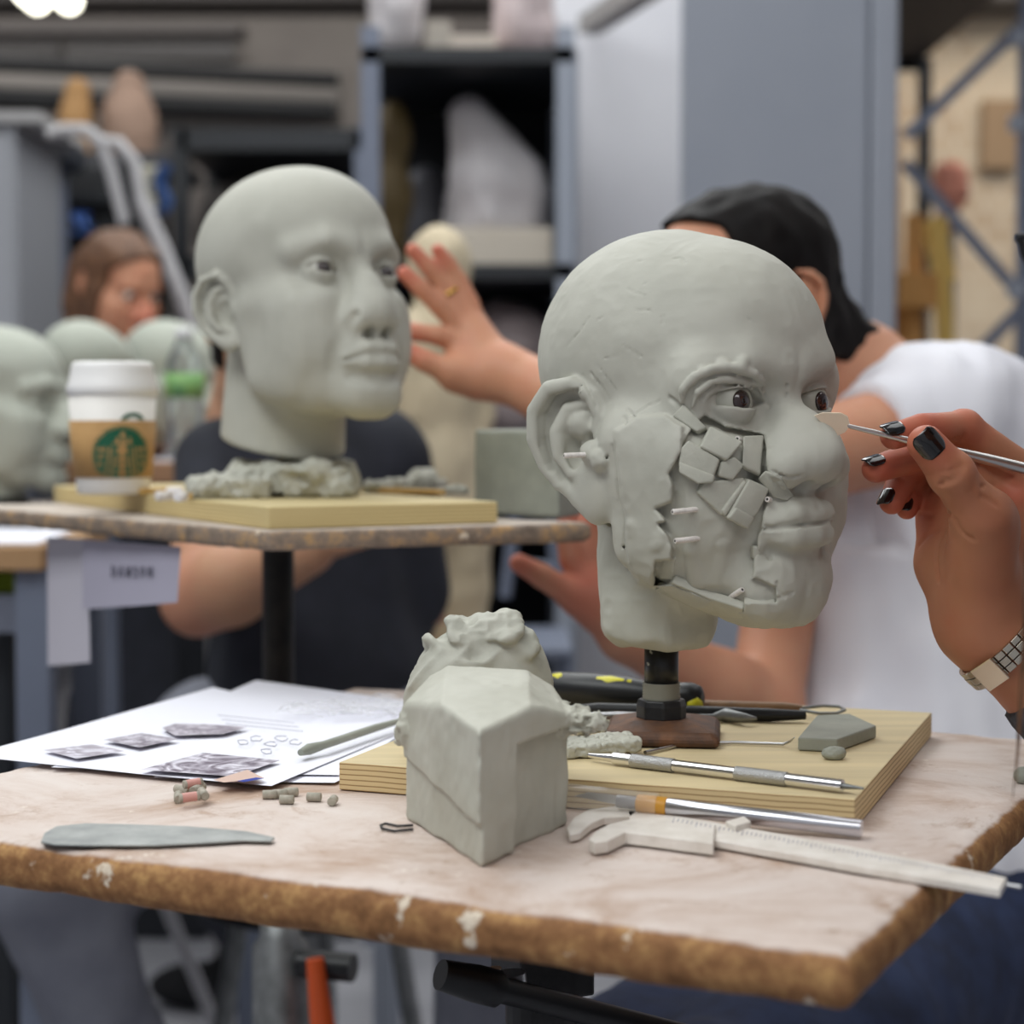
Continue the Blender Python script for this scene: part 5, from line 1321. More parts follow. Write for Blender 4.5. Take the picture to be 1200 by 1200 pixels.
    for k in range(4):
        a = .7 + k * math.pi / 2; m = MB(); m.tube([V(c[0] + .11 * math.cos(a), c[1] + .11 * math.sin(a), zs - .03), V(c[0] + .19 * math.cos(a), c[1] + .19 * math.sin(a), .001)], .013, 12); m.build('leg', DULL, s)

# --- person behind the smooth head (face hidden by it)
def build_dark_person():
    A = at; Y = 2.32
    t = empty('person', (-.28, 2.35, 0), 'person in dark T-shirt seated behind the smooth clay head, elbow bent under the stand', 'person')
    hp = HeadPose(A(322, 372, 2.36), 20, -14)
    for s in (1, -1): eye_part(hp, s, (0, 1, -.2), t)
    nb = A(300, 500, 2.42)
    SH = A(262, 545, 2.34); EL = A(232, 702, 2.18); WR = A(362, 646, 2.10)
    SH2 = A(440, 545, 2.40); EL2 = A(480, 725, 2.46); WR2 = A(430, 870, 2.22)
    def f(P):
        d = local(P, np.full(len(P), 1.), [hp.O], .17, lambda q, e: head_sdf(hp.l(q), {}) * .001)
        d = smin(d, cap(P, hp.w((0, -20, -50)), nb, .062, .066), .03)
        d = smin(d, chain(P, [SH, EL, lerp(EL, WR, .3), WR], [.05, .041, .046, .028], .02), .02)
        d = smin(d, chain(P, [SH2, EL2, WR2], [.05, .044, .028], .02), .02)
        for W_, s in ((WR, 1), (WR2, -1)):
            d = smin(d, ell(P, W_ + V(.025 * s, -.01, .028), (.035, .022, .030)), .02)
            for k in range(4): d = smin(d, chain(P, [W_ + V(.035 * s, -.015, .005 + .016 * k), W_ + V(.07 * s, -.03, .016 + .013 * k), W_ + V(.09 * s, -.05, .020 + .010 * k)], [.01, .009, .008]), .005)
            d = smin(d, chain(P, [W_ + V(.01 * s, -.02, .04), W_ + V(.03 * s, -.05, .05)], [.012, .009]), .008)
        return d
    v, q = surface(f, V(-.5, 1.94, .98), V(.0, 2.55, 1.6), .007, 1); mesh_np('body', v, q, SKIN_T, t, True, True, tip_tint([(EL, .08)])(v))
    def hair(P):
        Q = hp.l(P); d = head_sdf(Q, dict(ears=False, eyes=False)) - 9
        return np.maximum(d, np.maximum(Q[:, 1] - 40 - np.clip(Q[:, 2] - 50, 0, 60), -Q[:, 2] - 60)) * .001
    sdf_obj('hair', hair, hp.O - .16, hp.O + .17, .007, HAIR_D, t)
    def shirt(P):
        d = chain(P, [A(365, 600, 2.42), A(372, 800, 2.40), A(365, 960, 2.36)], [.14, .135, .15], .04)
        d = smin(d, cap(P, A(285, 535, 2.40), A(440, 535, 2.44), .062, .062), .06)
        for a, b, u in ((SH, EL, .42), (SH2, EL2, .8)): d = smin(d, cap(P, a, lerp(a, b, u), .066, .058), .03)
        d = smax(d, -cap(P, nb + V(0, 0, .08), nb, .07, .06), .01)
        return d + fold_cloth(P, 14, .008, 4)
    sdf_obj('dark_shirt', shirt, V(-.52, 2.1, .70), V(.08, 2.65, 1.34), .010, DARKC, t, snap=1)
    K1, K2 = A(52, 1010, 2.12), V(-.02, 2.14, .72)
    def tr(P):
        d = cap(P, V(-.36, 2.36, .80), V(-.16, 2.36, .80), .13, .13)
        d = smin(d, chain(P, [V(-.36, 2.3, .78), K1, A(135, 1230, 2.2), V(-.42, 2.3, .20)], [.10, .078, .062, .055], .03), .04)
        d = smin(d, chain(P, [V(-.16, 2.3, .78), K2, V(-.06, 2.34, .2)], [.10, .07, .055], .03), .04)
        return d + fold_cloth(P, 16, .006, 8)
    sdf_obj('trousers', tr, V(-.75, 1.95, .12), V(.1, 2.55, .9), .014, DENIM, t, snap=1)
    for p in (V(-.42, 2.28, .17), V(-.06, 2.32, .17)):
        sdf_obj('boot', lambda P: smin(ell(P, p + V(0, -.07, -.08), (.05, .13, .05)), cap(P, p + V(0, .03, -.05), p + V(0, .03, .10), .05, .055), .03), p - V(.12, .26, .16), p + V(.12, .14, .2), .010, BLACKC, t)
    s = empty('stool', (-.26, 2.42, 0), 'stool under the person in the dark T-shirt', 'stool')
    m = MB(); m.lathe((-.26, 2.42, .615), [(.15, 0), (.16, .006), (.16, .02), (.15, .028)], 24); m.build('seat', BLACK_PLASTIC, s)
    for k in range(4):
        a = k * math.pi / 2; m = MB(); m.tube([V(-.26 + .1 * math.cos(a), 2.42 + .1 * math.sin(a), .615), V(-.26 + .2 * math.cos(a), 2.42 + .2 * math.sin(a), .001)], .013, 10); m.build('leg', DULL, s)

def build_far_woman():
    A = at; Y = 3.9
    t = empty('person', (-.85, 4.0, 0), 'person with brown hair and navy top looking down among the far clay heads', 'person')
    hp = HeadPose(A(138, 334, Y), 52, -20)
    for s in (1, -1): eye_part(hp, s, (0, 1, -.3), t)
    nb = A(120, 415, Y + .08)
    SH1, SH2 = A(62, 440, Y), A(175, 440, Y + .2)
    def f(P):
        d = local(P, np.full(len(P), 1.), [hp.O], .17, lambda q, e: head_sdf(hp.l(q), dict(w=.95)) * .001)
        d = smin(d, cap(P, hp.w((0, -20, -60)), nb, .05, .06), .03)
        d = smin(d, chain(P, [nb, A(120, 470, Y + .08)], [.06, .1]), .03)
        d = smin(d, chain(P, [SH1, A(70, 560, 3.75), A(120, 490, 3.57)], [.045, .038, .028]), .02)
        d = smin(d, chain(P, [SH2, A(230, 560, 3.9), A(180, 496, 3.66)], [.045, .038, .028]), .02)
        for c in (A(130, 478, 3.54), A(186, 486, 3.62)):
            d = smin(d, ell(P, c, (.03, .03, .035)), .02)
            for k in range(5): d = smin(d, cap(P, c, c + V(.04 * math.cos(k * .5 - .2), -.03, .05 * math.sin(k * .5 + .3) + .02), .010, .008), .006)
        return d
    v, q = surface(f, V(-1.1, 3.2, 1.05), V(-.55, 4.2, 1.75), .010, 1); mesh_np('body', v, q, SKIN_M, t, True, True, tip_tint([(hp.w((0, 110, -40)), .05)])(v))
    def hair(P):
        Q = hp.l(P); d = head_sdf(Q, dict(ears=False, eyes=False)) - 10 - noise(Q, .04, 3) * 4
        d = smin(d, chain(Q, [(40, -60, 10), (58, -50, -60), (60, -30, -110)], [40, 30, 22]), 20)
        d = smin(d, chain(Q, [(-40, -60, 10), (-58, -50, -60), (-55, -30, -100)], [40, 30, 22]), 20)
        return np.maximum(d, Q[:, 1] - 40 - np.clip(Q[:, 2] - 40, 0, 60) * .9) * .001
    sdf_obj('hair', hair, hp.O - .2, hp.O + .18, .007, HAIR_B, t)
    def shirt(P):
        d = chain(P, [A(120, 500, Y + .1), A(120, 640, Y + .1)], [.14, .13])
        d = smin(d, cap(P, A(78, 432, Y), A(165, 432, Y + .2), .07, .07), .06)
        d = smin(d, cap(P, SH1, A(66, 500, 3.72), .06, .05), .03); d = smin(d, cap(P, SH2, A(205, 510, 3.95), .06, .05), .03)
        return smax(d, -cap(P, nb + V(0, -.05, .1), nb + V(0, -.04, .0), .075, .055), .01) + fold_cloth(P, 12, .008, 9)
    sdf_obj('navy_top', shirt, V(-1.2, 3.5, .85), V(-.5, 4.4, 1.5), .013, NAVY, t, snap=1)
    sdf_obj('skirt', lambda P: smin(chain(P, [A(120, 640, Y + .1), V(-.85, 3.95, .45)], [.15, .13]), chain(P, [V(-.78, 3.95, .5), on_z(290, 1110, .16) + V(0, .0, 0)], [.08, .05]), .03), V(-1.15, 3.6, .0), V(-.45, 4.3, 1.1), .02, DARKC, t)
    b = on_z(258, 1178, .0)
    sdf_obj('boot', lambda P: np.maximum(smin(ell(P, b + V(-.04, -.02, .05), (.11, .055, .05)), chain(P, [b + V(.05, 0, .05), b + V(.06, 0, .22)], [.055, .06]), .04), -P[:, 2] + .001), b - V(.2, .1, .01), b + V(.2, .1, .3), .012, BLACKC, t, snap=1)
# ------------------------------------------------------------------ the room
def M_(*a, **k): return mat(*a, **k)
CONC = mat('floor_concrete', (150, 150, 156), .55, col2=(172, 172, 178), nscale=3, bump=.1, bscale=60)
WALLW = mat('wall_white', (206, 206, 212), .8, col2=(214, 214, 219), nscale=2)
WALLG = mat('wall_grey', (128, 122, 118), .85, col2=(146, 140, 134), nscale=1.5)
COLG = mat('column_paint', (134, 139, 150), .5, col2=(142, 146, 156), nscale=2, bump=.05, bscale=30)
RACK = mat('rack_dark', (30, 33, 38), .5); RACKB = mat('rack_blue', (112, 119, 136), .5); RACKL = mat('rack_light', (150, 156, 168), .5)
PIPEB = mat('pipe_black', (26, 26, 28), .5)
def brick_mat():
    m = mat('wall_brick', (180, 156, 128), .9); t = m.node_tree; b = t.nodes['Principled BSDF']; tc = t.nodes.new('ShaderNodeTexCoord')
    mp = t.nodes.new('ShaderNodeMapping'); mp.inputs['Rotation'].default_value = (math.pi / 2, 0, 0); t.links.new(tc.outputs['Object'], mp.inputs[0])
    k = t.nodes.new('ShaderNodeTexBrick'); k.inputs['Scale'].default_value = 4.2; k.inputs['Color1'].default_value = (*lin((172, 146, 118)), 1); k.inputs['Color2'].default_value = (*lin((196, 176, 150)), 1); k.inputs['Mortar'].default_value = (*lin((204, 192, 174)), 1); k.inputs['Mortar Size'].default_value = .025
    t.links.new(mp.outputs[0], k.inputs['Vector']); n = t.nodes.new('ShaderNodeTexNoise'); n.inputs['Scale'].default_value = 1.6; n.inputs['Detail'].default_value = 4; t.links.new(tc.outputs['Object'], n.inputs['Vector'])
    r = t.nodes.new('ShaderNodeValToRGB'); r.color_ramp.elements[0].position = .42; r.color_ramp.elements[1].position = .56; t.links.new(n.outputs['Fac'], r.inputs[0])
    x = t.nodes.new('ShaderNodeMix'); x.data_type = 'RGBA'; t.links.new(r.outputs[0], x.inputs[0]); t.links.new(k.outputs['Color'], x.inputs[6]); x.inputs[7].default_value = (*lin((206, 190, 166)), 1)
    t.links.new(x.outputs[2], b.inputs['Base Color']); return m
def S(o): o['kind'] = 'structure'; return o
def wbox(name, x0, x1, y0, y1, z0, z1, m, parent=None, bevel=0): 
    b = MB(); b.bbox((x0, y0, z0), (x1, y1, z1)); return b.build(name, m, parent, bevel)
def px_x(px, Y): return (px - 600) / F_PX * Y
def z_at(py, Y): return at(600, py, Y)[2]
def build_room():
    S(wbox('floor', -4.2, 4.2, -1.6, 8.3, -.1, 0, CONC)); S(wbox('ceiling', -4.2, 4.2, -1.6, 8.3, 3.6, 3.7, mat('ceiling_white', (200, 198, 196), .9)))
    S(wbox('wall_back', -4.2, 4.2, 8.2, 8.3, 0, 3.6, WALLG)); S(wbox('wall_left', -4.3, -4.2, -1.6, 8.3, 0, 3.6, WALLW)); S(wbox('wall_right', 4.2, 4.3, -1.6, 8.3, 0, 3.6, WALLW)); S(wbox('wall_front', -4.2, 4.2, -1.7, -1.6, 0, 3.6, WALLW))
    Yw = 5.2
    S(wbox('wall_partition', px_x(612, Yw), px_x(860, Yw), Yw, Yw + .12, 0, 3.6, WALLW))
    S(wbox('wall_brick', px_x(960, 7.2), 4.2, 7.2, 7.35, 0, 3.6, brick_mat()))
    Yc = 3.7
    o = S(wbox('column', px_x(799, Yc), px_x(1014, Yc), Yc, Yc + .06, 0, 3.6, COLG, None, .004))
    S(wbox('trim_1', px_x(1016, Yc), px_x(1046, Yc), Yc - .02, Yc + .5, 0, 3.6, COLG, None, .006)); 
    # beams and panels of the back wall
    for i, (x0, x1, y0, y1, Y, m) in enumerate([(-200, 75, 44, 66, 8.1, RACK), (82, 278, 46, 70, 8.1, RACK)]):
        S(wbox('window_%d' % (i + 1), px_x(x0, Y), px_x(x1, Y), Y, Y + .05, z_at(y1, Y), z_at(y0, Y), mat('dark_glass', (66, 63, 62), .3)))
    S(wbox('beam', px_x(-300, 7.6), px_x(285, 7.6), 7.6, 7.8, z_at(38, 7.6), z_at(26, 7.6), mat('beam_grey', (96, 92, 90), .7)))
    S(wbox('beam', -4.2, 4.2, 6.9, 7.2, z_at(6, 7), z_at(-8, 7), mat('beam_dark', (78, 74, 72), .7)))
    for i, (a, b, r) in enumerate([((-80, 72), (396, 94), .028), ((-80, 112), (392, 132), .036)]):
        m = MB(); m.tube([at(*a, 6.2), at(*b, 6.5)], r, 12); tag(m.build('far_pipe', PIPEB), ['upper black pipe running across the far wall', 'lower thicker black pipe running across the far wall'][i], 'pipe', 'black pipes')  # plain pipes ending free in the air, no rails
    wp = mat('white_duct', (132, 127, 122), .7)
    m = MB(); m.tube([at(-60, 100, 7.0), at(400, 112, 7.0)], .09, 16); tag(m.build('far_pipe', wp), 'pale wide pipe behind the two black pipes', 'pipe', 'pale pipes')
    m = MB(); m.tube([at(180, 140, 7.2), at(400, 143, 7.2)], .06, 16); tag(m.build('far_pipe', wp), 'pale pipe below the two black pipes', 'pipe', 'pale pipes')
    # lamps
    E = mat('lamp_glow', (255, 252, 232), .5, emit=5)
    for i, (px, w, lb) in enumerate([(33, 20, 'bright fluorescent lamp hanging in the top corner, the outer one of two'), (71, 20, 'bright fluorescent lamp hanging in the top corner, the inner one of two')]):
        Y = 5.0; p = at(px, 4, Y); o = empty('ceiling_lamp', p + V(0, 0, .1), lb, 'lamp', 'fluorescent lamps')
        m = MB(); m.tube([p + V(0, -.02, .03), p + V(.0, .10, .03)], .034, 14); m.build('tube', E, o)
        m = MB(); m.bbox((p[0] - .06, p[1] - .02, p[2] + .075), (p[0] + .06, p[1] + .12, p[2] + .115)); m.build('housing', wp, o)
        m = MB(); m.tube([p + V(0, .05, .11), V(p[0], p[1] + .05, 3.6)], .006, 6); m.build('hanger', PIPEB, o)
    # bar lamp on the white wall
    a, b = at(690, 30, 5.12), at(765, -18, 4.6); m = MB(); m.bar(a, b, .06, .05); tag(m.build('wall_bar_lamp', mat('bar_lamp_grey', (150, 146, 144), .6)), 'grey bar lamp running up the white wall at the top of the picture', 'rail')
    # dark metal shelving
    Yf, Yb = 4.4, 5.05
    s = empty('shelving_unit', (px_x(550, 4.7), 4.7, 0), 'dark metal shelving unit with wrapped sculptures, beside the white wall', 'shelf')
    x0, x1 = px_x(436, Yf), px_x(662, Yf)
    zt_ = z_at(57, Yf); zm = z_at(310, Yf)
    for nm, x, y, m in (('upright', x0, Yf, RACKB), ('upright', x1, Yf, RACKL), ('upright', x0, Yb, RACK), ('upright', x1, Yb, RACKL)):
        wbox(nm, x - .022, x + .022, y - .02, y + .02, .001, zt_ + .05, m, s)
    for k, z in enumerate((zt_, zm, zm - .62, .15)):
        wbox('shelf_board', x0 - .02, x1 + .02, Yf - .02, Yb + .02, z - .035, z, RACK, s)
    wbox('backing_sheet', x0, x1, Yb + .021, Yb + .03, .05, zt_, mat('shelf_void_dark', (22, 24, 28), .8), s)  # near-black sheet added for the dark void behind the shelves
    wbox('side_panel', x1 + .023, x1 + .03, Yf, Yb, .05, zt_, RACKL, s)
    s2 = empty('shelving_unit', (px_x(412, 5.2), 5.2, 0), 'dark metal shelving unit half hidden behind the smooth head', 'shelf')
    xa, xb = px_x(215, 5.3), px_x(426, 5.3)
    for x in (xa, xb): 
        for y in (5.3, 5.9): wbox('upright', x - .022, x + .022, y - .02, y + .02, .001, z_at(150, 5.3), RACKB if x == xb else RACK, s2)
    for z in (z_at(152, 5.3), z_at(300, 5.3), z_at(430, 5.3), .2): wbox('shelf_board', xa, xb, 5.28, 5.92, z - .06, z, RACK, s2)
    wbox('backing_sheet', xa, xb, 5.93, 5.94, .1, z_at(150, 5.3), mat('shelf_back_grey', (74, 74, 78), .8), s2)
    WRAP = mat('plastic_wrap', (184, 178, 180), .35, col2=(206, 202, 204), nscale=9, bump=.4, bscale=30, bdist=.01)
    WRAPP = mat('plastic_wrap_warm', (168, 152, 152), .4, col2=(186, 172, 172), nscale=9)
    def wrapped(name, pts, rad, m, lb, cat, seed, zb, amp=.03, grp=None):
        A = np.array(pts); R = max(rad) + .08
        def f(P): return np.maximum(chain(P, pts, rad, .05) + noise(P, 7, seed) * amp + noise(P, 18, seed + 1) * amp * .4, zb + .002 - P[:, 2])
        o = sdf_obj(name, f, A.min(0) - R, A.max(0) + R, .016, m, None, snap=1); tag(o, lb, cat, grp); return o
    Y = 4.68
    wrapped('wrapped_sculpture', [at(582, 262, Y), at(578, 215, Y), at(553, 135, Y)], [.13, .115, .055], WRAP, 'tall sculpture wrapped in pale plastic on the shelf', 'sculpture', 3, zm + .101, .025, 'wrapped sculptures')
    wbox('wooden_block', px_x(520, Y - .15), px_x(648, Y - .15), Y - .17, Y + .13, zm + .001, zm + .10, mat('pale_base', (206, 196, 182), .8), None, .008); tag(bpy.data.objects['wooden_block'], 'pale block under the wrapped sculpture on the shelf', 'block')
    wrapped('wrapped_sculpture', [at(605, 470, 4.7), at(603, 400, 4.7), at(592, 372, 4.7)], [.10, .10, .05], WRAPP, 'pinkish wrapped sculpture on the lower shelf behind the reaching hand', 'sculpture', 8, zm - .62, .02, 'wrapped sculptures')
    wrapped('plastic_bag', [at(463, 40, 4.65), at(466, 0, 4.65), at(470, -30, 4.65)], [.06, .055, .05], WRAP, 'white plastic bag on top of the shelving unit, nearest its front post', 'bag', 5, zt_, .02, 'bags on the shelving unit')
    wrapped('plastic_bag', [at(615, 40, 4.7), at(612, 0, 4.7)], [.09, .08], WRAPP, 'grey wrapped bundle on top of the shelving unit by the white wall', 'bag', 6, zt_, .02, 'bags on the shelving unit')
    for i, (a, b, h, c, lb) in enumerate([(503, 530, 40, (168, 160, 150), 'grey-beige box on top of the shelving unit beside the white bag'), (530, 582, 24, (196, 184, 172), 'low pale box in the middle of the shelving unit top')]):
        wb = wbox('storage_box', px_x(a, 4.6), px_x(b, 4.6), 4.5, 4.85, zt_ + .001, zt_ + .001 + h / F_PX * 4.6, mat('box_%d' % i, c, .8), None, .004); tag(wb, lb, 'box', 'boxes on the shelving unit')
    wrapped('bronze_figure', [at(456, 300, 4.6), at(459, 230, 4.6), at(457, 160, 4.6), at(461, 130, 4.6)], [.036, .042, .034, .022], mat('bronze_ochre', (92, 76, 44), .6), 'thin ochre figure standing on the shelf by the front post', 'sculpture', 12, zm, .012)
    wrapped('wrapped_sculpture', [at(503, 290, 4.9), at(500, 215, 4.9)], [.06, .055], mat('wrap_dark', (78, 78, 84), .5), 'dark wrapped sculpture behind the tall pale one on the shelf', 'sculpture', 13, zm, .015, 'wrapped sculptures')
    wrapped('wrapped_sculpture', [at(284, 318, 5.62), at(280, 265, 5.62), at(274, 245, 5.62)], [.11, .11, .08], mat('wrap_grey', (98, 94, 92), .6), 'grey wrapped bulky sculpture on the shelf behind the smooth head', 'sculpture', 14, z_at(300, 5.3), .03, 'wrapped sculptures')
    # busts up on the pipes' ledge at the far left
    zl = z_at(190, 5.6); l = wbox('wall_ledge', px_x(50, 5.4), px_x(205, 5.4), 5.4, 5.9, zl - .04, zl, mat('ledge', (70, 70, 74), .7)); tag(l, 'dark ledge carrying the two small figures at the far left', 'shelf')
    m = MB(); m.bar(V(px_x(125, 5.8), 5.75, zl - .04), V(px_x(125, 5.8), 5.75, .001), .05, .05); m.build('post', RACK, l)
    wrapped('terracotta_bust', [at(152, 182, 5.6), at(150, 140, 5.6), at(152, 100, 5.6)], [.075, .07, .05], mat('terracotta', (150, 124, 108), .8), 'brownish bust standing high on the far ledge', 'sculpture', 15, zl, .02)
    wrapped('wooden_figure', [at(90, 180, 5.6), at(89, 140, 5.6), at(90, 106, 5.6)], [.05, .04, .035], mat('ochre_figure', (170, 130, 84), .7), 'small ochre figure standing beside the brownish bust', 'sculpture', 16, zl, .01)
    # cabinets and stands on the left
    k = empty('locker', (px_x(-20, 4.2), 4.3, 0), 'light grey metal locker at the left edge', 'locker'); Y = 4.2
    wbox('body', px_x(-160, Y), px_x(24, Y), Y, Y + .4, .001, z_at(146, Y), mat('locker_grey', (152, 154, 160), .5), k, .004); wbox('top_shelf', px_x(-170, Y), px_x(56, Y), Y - .03, Y + .42, z_at(146, Y), z_at(133, Y), mat('locker_top', (170, 168, 168), .6), k, .004)
    wbox('door_panel', px_x(-90, Y), px_x(18, Y), Y - .006, Y - .001, .1, z_at(160, Y), mat('locker_door', (160, 162, 168), .5), k)
    Y = 4.78; k = empty('machine', (px_x(58, Y), Y + .2, 0), 'blue-grey metal machine column with a dark head beside the locker', 'machine')
    wbox('column_body', px_x(36, Y), px_x(62, Y), Y, Y + .2, .001, z_at(192, Y), RACKB, k, .004); wbox('machine_head', px_x(30, Y), px_x(86, Y), Y - .1, Y + .2, z_at(192, Y), z_at(158, Y), mat('machine_dark', (54, 58, 66), .5), k, .02)
    wbox('dark_cabinet', px_x(64, 5.12), px_x(172, 5.12), 5.16, 5.5, .001, z_at(192, 5.12), mat('cavity_black', (30, 31, 34), .6), None, .004); tag(bpy.data.objects['dark_cabinet'], 'cabinet painted black for its dark cavities, behind the person with brown hair', 'cabinet')  # solid box, its black stands for the shade in open cavities
    for i, z in enumerate((228, 262)):
        wbox('cabinet_shelf', px_x(66, 5.1), px_x(170, 5.1), 5.10, 5.159, z_at(z + 8, 5.1), z_at(z, 5.1), RACK, bpy.data.objects['dark_cabinet'])
    W2 = mat('tube_white', (176, 174, 176), .5)
    k = empty('lamp_stand', (px_x(150, 4.12), 4.12, 0), 'pale bent tube lamp stand arching over the person with brown hair', 'lamp')
    for nm, pts in (('arm', [(56, 158), (75, 152), (100, 152), (118, 165), (130, 200), (146, 262)]), ('arm', [(108, 165), (140, 168), (158, 190), (166, 240)]), ('post', [(165, 236), (190, 290), (214, 350), (236, 420), (250, 520)])):
        m = MB(); m.tube([at(*p, 4.12) for p in pts], .014 if nm == 'arm' else .018, 12); m.build(nm, W2, k)
    m = MB(); m.tube([at(250, 520, 4.12), V(px_x(250, 4.12), 4.12, .001)], .018, 10); m.build('base_post', W2, k)
    def drape(name, px, py, w, h, Y, m, lb, cat, seed):
        vs, fs = [], []; n = 10
        for j in range(n + 1):
            for i in range(n + 1): vs.append(at(px + w * (i / n - .5), py + h * (j / n - .5), Y) + V(.01 * math.sin(j * .8 + seed), .03 * math.sin(i * 1.3 + seed), 0))
        for j in range(n):
            for i in range(n): q = j * (n + 1) + i; fs.append((q, q + 1, q + n + 2, q + n + 1))
        mb = MB(); mb.add(vs, fs, 0, True); o = mb.build(name, m); tag(o, lb, cat); return o
    drape('hanging_cloth', 171, 225, 22, 62, 5.02, mat('cream_cloth', (196, 192, 176), .9), 'cream cloth hanging on the black cabinet', 'cloth', 1)
    drape('hanging_cloth', 190, 222, 14, 58, 5.0, mat('blue_cloth', (66, 96, 150), .9), 'strong blue cloth hanging beside the cream one', 'cloth', 2)
    drape('blue_rag', 97, 262, 18, 26, 5.04, mat('rag_blue', (104, 140, 206), .9), 'light blue rag above the brown hair', 'cloth', 3)  # rag floats free, nothing carries it
    # far work table with clay heads and bottle
    Yt = 2.95; zt2 = z_at(541, Yt)
    k = empty('work_table', (px_x(150, 3.2), 3.3, 0), 'brown far table with the bottle and small clay heads', 'table')
    wbox('table_top', px_x(40, Yt), px_x(300, Yt), Yt - .05, Yt + .50, zt2 - .035, zt2, mat('far_table', (150, 112, 84), .7, col2=(170, 130, 98), nscale=8), k, .004)
    for x in (px_x(50, Yt), px_x(290, Yt)):
        for y in (Yt, Yt + .45): wbox('leg', x - .02, x + .02, y - .02, y + .02, .001, zt2 - .035, RACKB, k)
    CF = mat('clay_far', (176, 180, 168), .7)
    FAR = [('pale clay head in profile at the left edge, largest of the far heads', -2, 470, 2.75, 78, 0, .00105, -1), ('pale clay head directly below the brown haired person, seen from behind the cup', 98, 442, 3.08, 140, -10, .00088, 0), ('pale clay head behind the bottle, right of the cup lid', 196, 442, 3.30, 70, -8, .00095, 0)]
    for i, (lb, px, py, Y, yaw, pit, sc, kx) in enumerate(FAR):
        hp = HeadPose(at(px, py, Y), yaw, pit, 0, sc)
        o = empty('clay_head_sculpture', hp.w((0, -10, -190)), lb, 'sculpture', 'far clay heads')
        def g(P): return smax(smin(head_sdf(P, dict(nose_y=2)), cap(P, (0, -16, -50), (0, -20, -190), 50, 52), 16), -(P[:, 2] + (140 if i == 0 else 128)), 5)
        sdf_obj('clay_body', g, (-95, -120, -180), (95, 150, 125), 4, CF, o, post=hp.w, snap=1)
        b = hp.w((0, -18, -160)); zb = zt2 if i else z_at(592, Y)
        m = MB(); m.lathe((b[0], b[1], 0), [(.011, zb), (.011, b[2] + .01)], 12); m.build('pipe', BLACK_METAL, o); m = MB(); m.lathe((b[0], b[1], 0), [(.06, zb + .001), (.06, zb + .012)], 20); m.build('base_plate', BLACK_METAL, o)
    k = empty('sculpture_stand', (px_x(-10, 2.75), 2.8, 0), 'far grey stand under the clay profile head at the left edge', 'table', 'sculpture stands'); zb = z_at(592, 2.75)
    wbox('stand_top', px_x(-150, 2.75), px_x(42, 2.75), 2.6, 2.87, zb - .02, zb, GREY_TOP, k, .004); m = MB(); m.lathe((px_x(-40, 2.78), 2.78, 0), [(.02, .001), (.02, zb - .02)], 12); m.build('post', DULL, k)
    # bottle
    Y = 2.98; c = on_z(217, 541, zt2); c = V(px_x(217, Y), Y, zt2); s = Y / F_PX
    k = empty('water_bottle', c, 'clear plastic water bottle with green label beside the cup', 'bottle')
    CLR = mat('bottle_clear', (236, 240, 244), .08, trans=.92, ior=1.2)
    hb = (541 - 392) * s
    m = MB(); m.lathe(c, [(.020, .001), (.0315, .006), (.0315, .05), (.0285, .06), (.0315, .07), (.0315, hb * .70), (.028, hb * .80), (.014, hb * .93), (.0135, hb * .97)], 28); m.build('bottle_body', CLR, k)
    m = MB(); m.lathe(c, [(.032, hb * .50), (.0322, hb * .50), (.0322, hb * .69), (.032, hb * .69)], 28); m.build('label', mat('label_green', (150, 190, 104), .5, col2=(96, 150, 104), nscale=30), k)
    m = MB(); m.lathe(c, [(.0148, hb * .95), (.0148, hb * 1.03), (.013, hb * 1.04)], 20); m.build('cap', mat('cap_white', (228, 228, 230), .4), k)
    pq = [V(px_x(a, y_), y_, 0) for a, y_ in ((172, 2.95), (206, 2.92), (214, 2.965), (188, 3.02))]; m = MB(); m.prism([(p[0], p[1]) for p in pq], zt2 + .0008, zt2 + .004); tag(m.build('paper_pad', PAPER), 'white paper pad lying by the bottle on the far table', 'paper')
    # left low table with paper and green sponge
    Y = 2.2; zt3 = z_at(640, Y); k = empty('work_table', (px_x(-60, Y), Y + .2, 0), 'wooden low table at the left edge below the rear stand', 'table')
    wbox('table_top', px_x(-300, Y), px_x(48, Y), Y, Y + .36, zt3 - .03, zt3, mat('left_table', (170, 134, 96), .7), k, .003)
    for x in (px_x(-280, Y), px_x(30, Y)): 
        for y in (Y + .04, Y + .32): wbox('leg', x - .02, x + .02, y - .02, y + .02, .001, zt3 - .03, RACKB, k)
    wbox('leg_rail', px_x(-280, Y), px_x(40, Y), Y + .03, Y + .05, z_at(745, Y), z_at(700, Y), mat('rail_blue', (104, 108, 122), .6), k)
    pq = [V(px_x(-60, Y), Y + .02, 0), V(px_x(40, Y), Y + .01, 0), V(px_x(20, Y), Y + .3, 0), V(px_x(-90, Y), Y + .3, 0)]; m = MB(); m.prism([(p[0], p[1]) for p in pq], zt3 + .0008, zt3 + .004); tag(m.build('paper_sheet', PAPER), 'white paper on the wooden low table at the left edge', 'paper')
    wbox('drawer_unit', px_x(-160, 2.3), px_x(12, 2.3), 2.29, 2.49, .001, z_at(700, 2.3), RACK, None, .005); tag(bpy.data.objects['drawer_unit'], 'dark drawer unit under the wooden low table', 'cabinet')
    zz = z_at(700, 2.3); tag(lump('sponge', V(px_x(2, 2.3), 2.34, zz + .016), (.035, .03, .015), 90, mat('sponge_green', (150, 176, 60), .9), .004, .15, box=1, zmin=zz + .001), 'lime green sponge on the dark drawer unit', 'sponge')
    # tripod with pale legs behind the papers
    k = empty('tripod', at(74, 780, 2.72) * V(1, 1, 0), 'pale legged tripod standing behind the hanging papers', 'tripod')
    top = at(76, 772, 2.72)
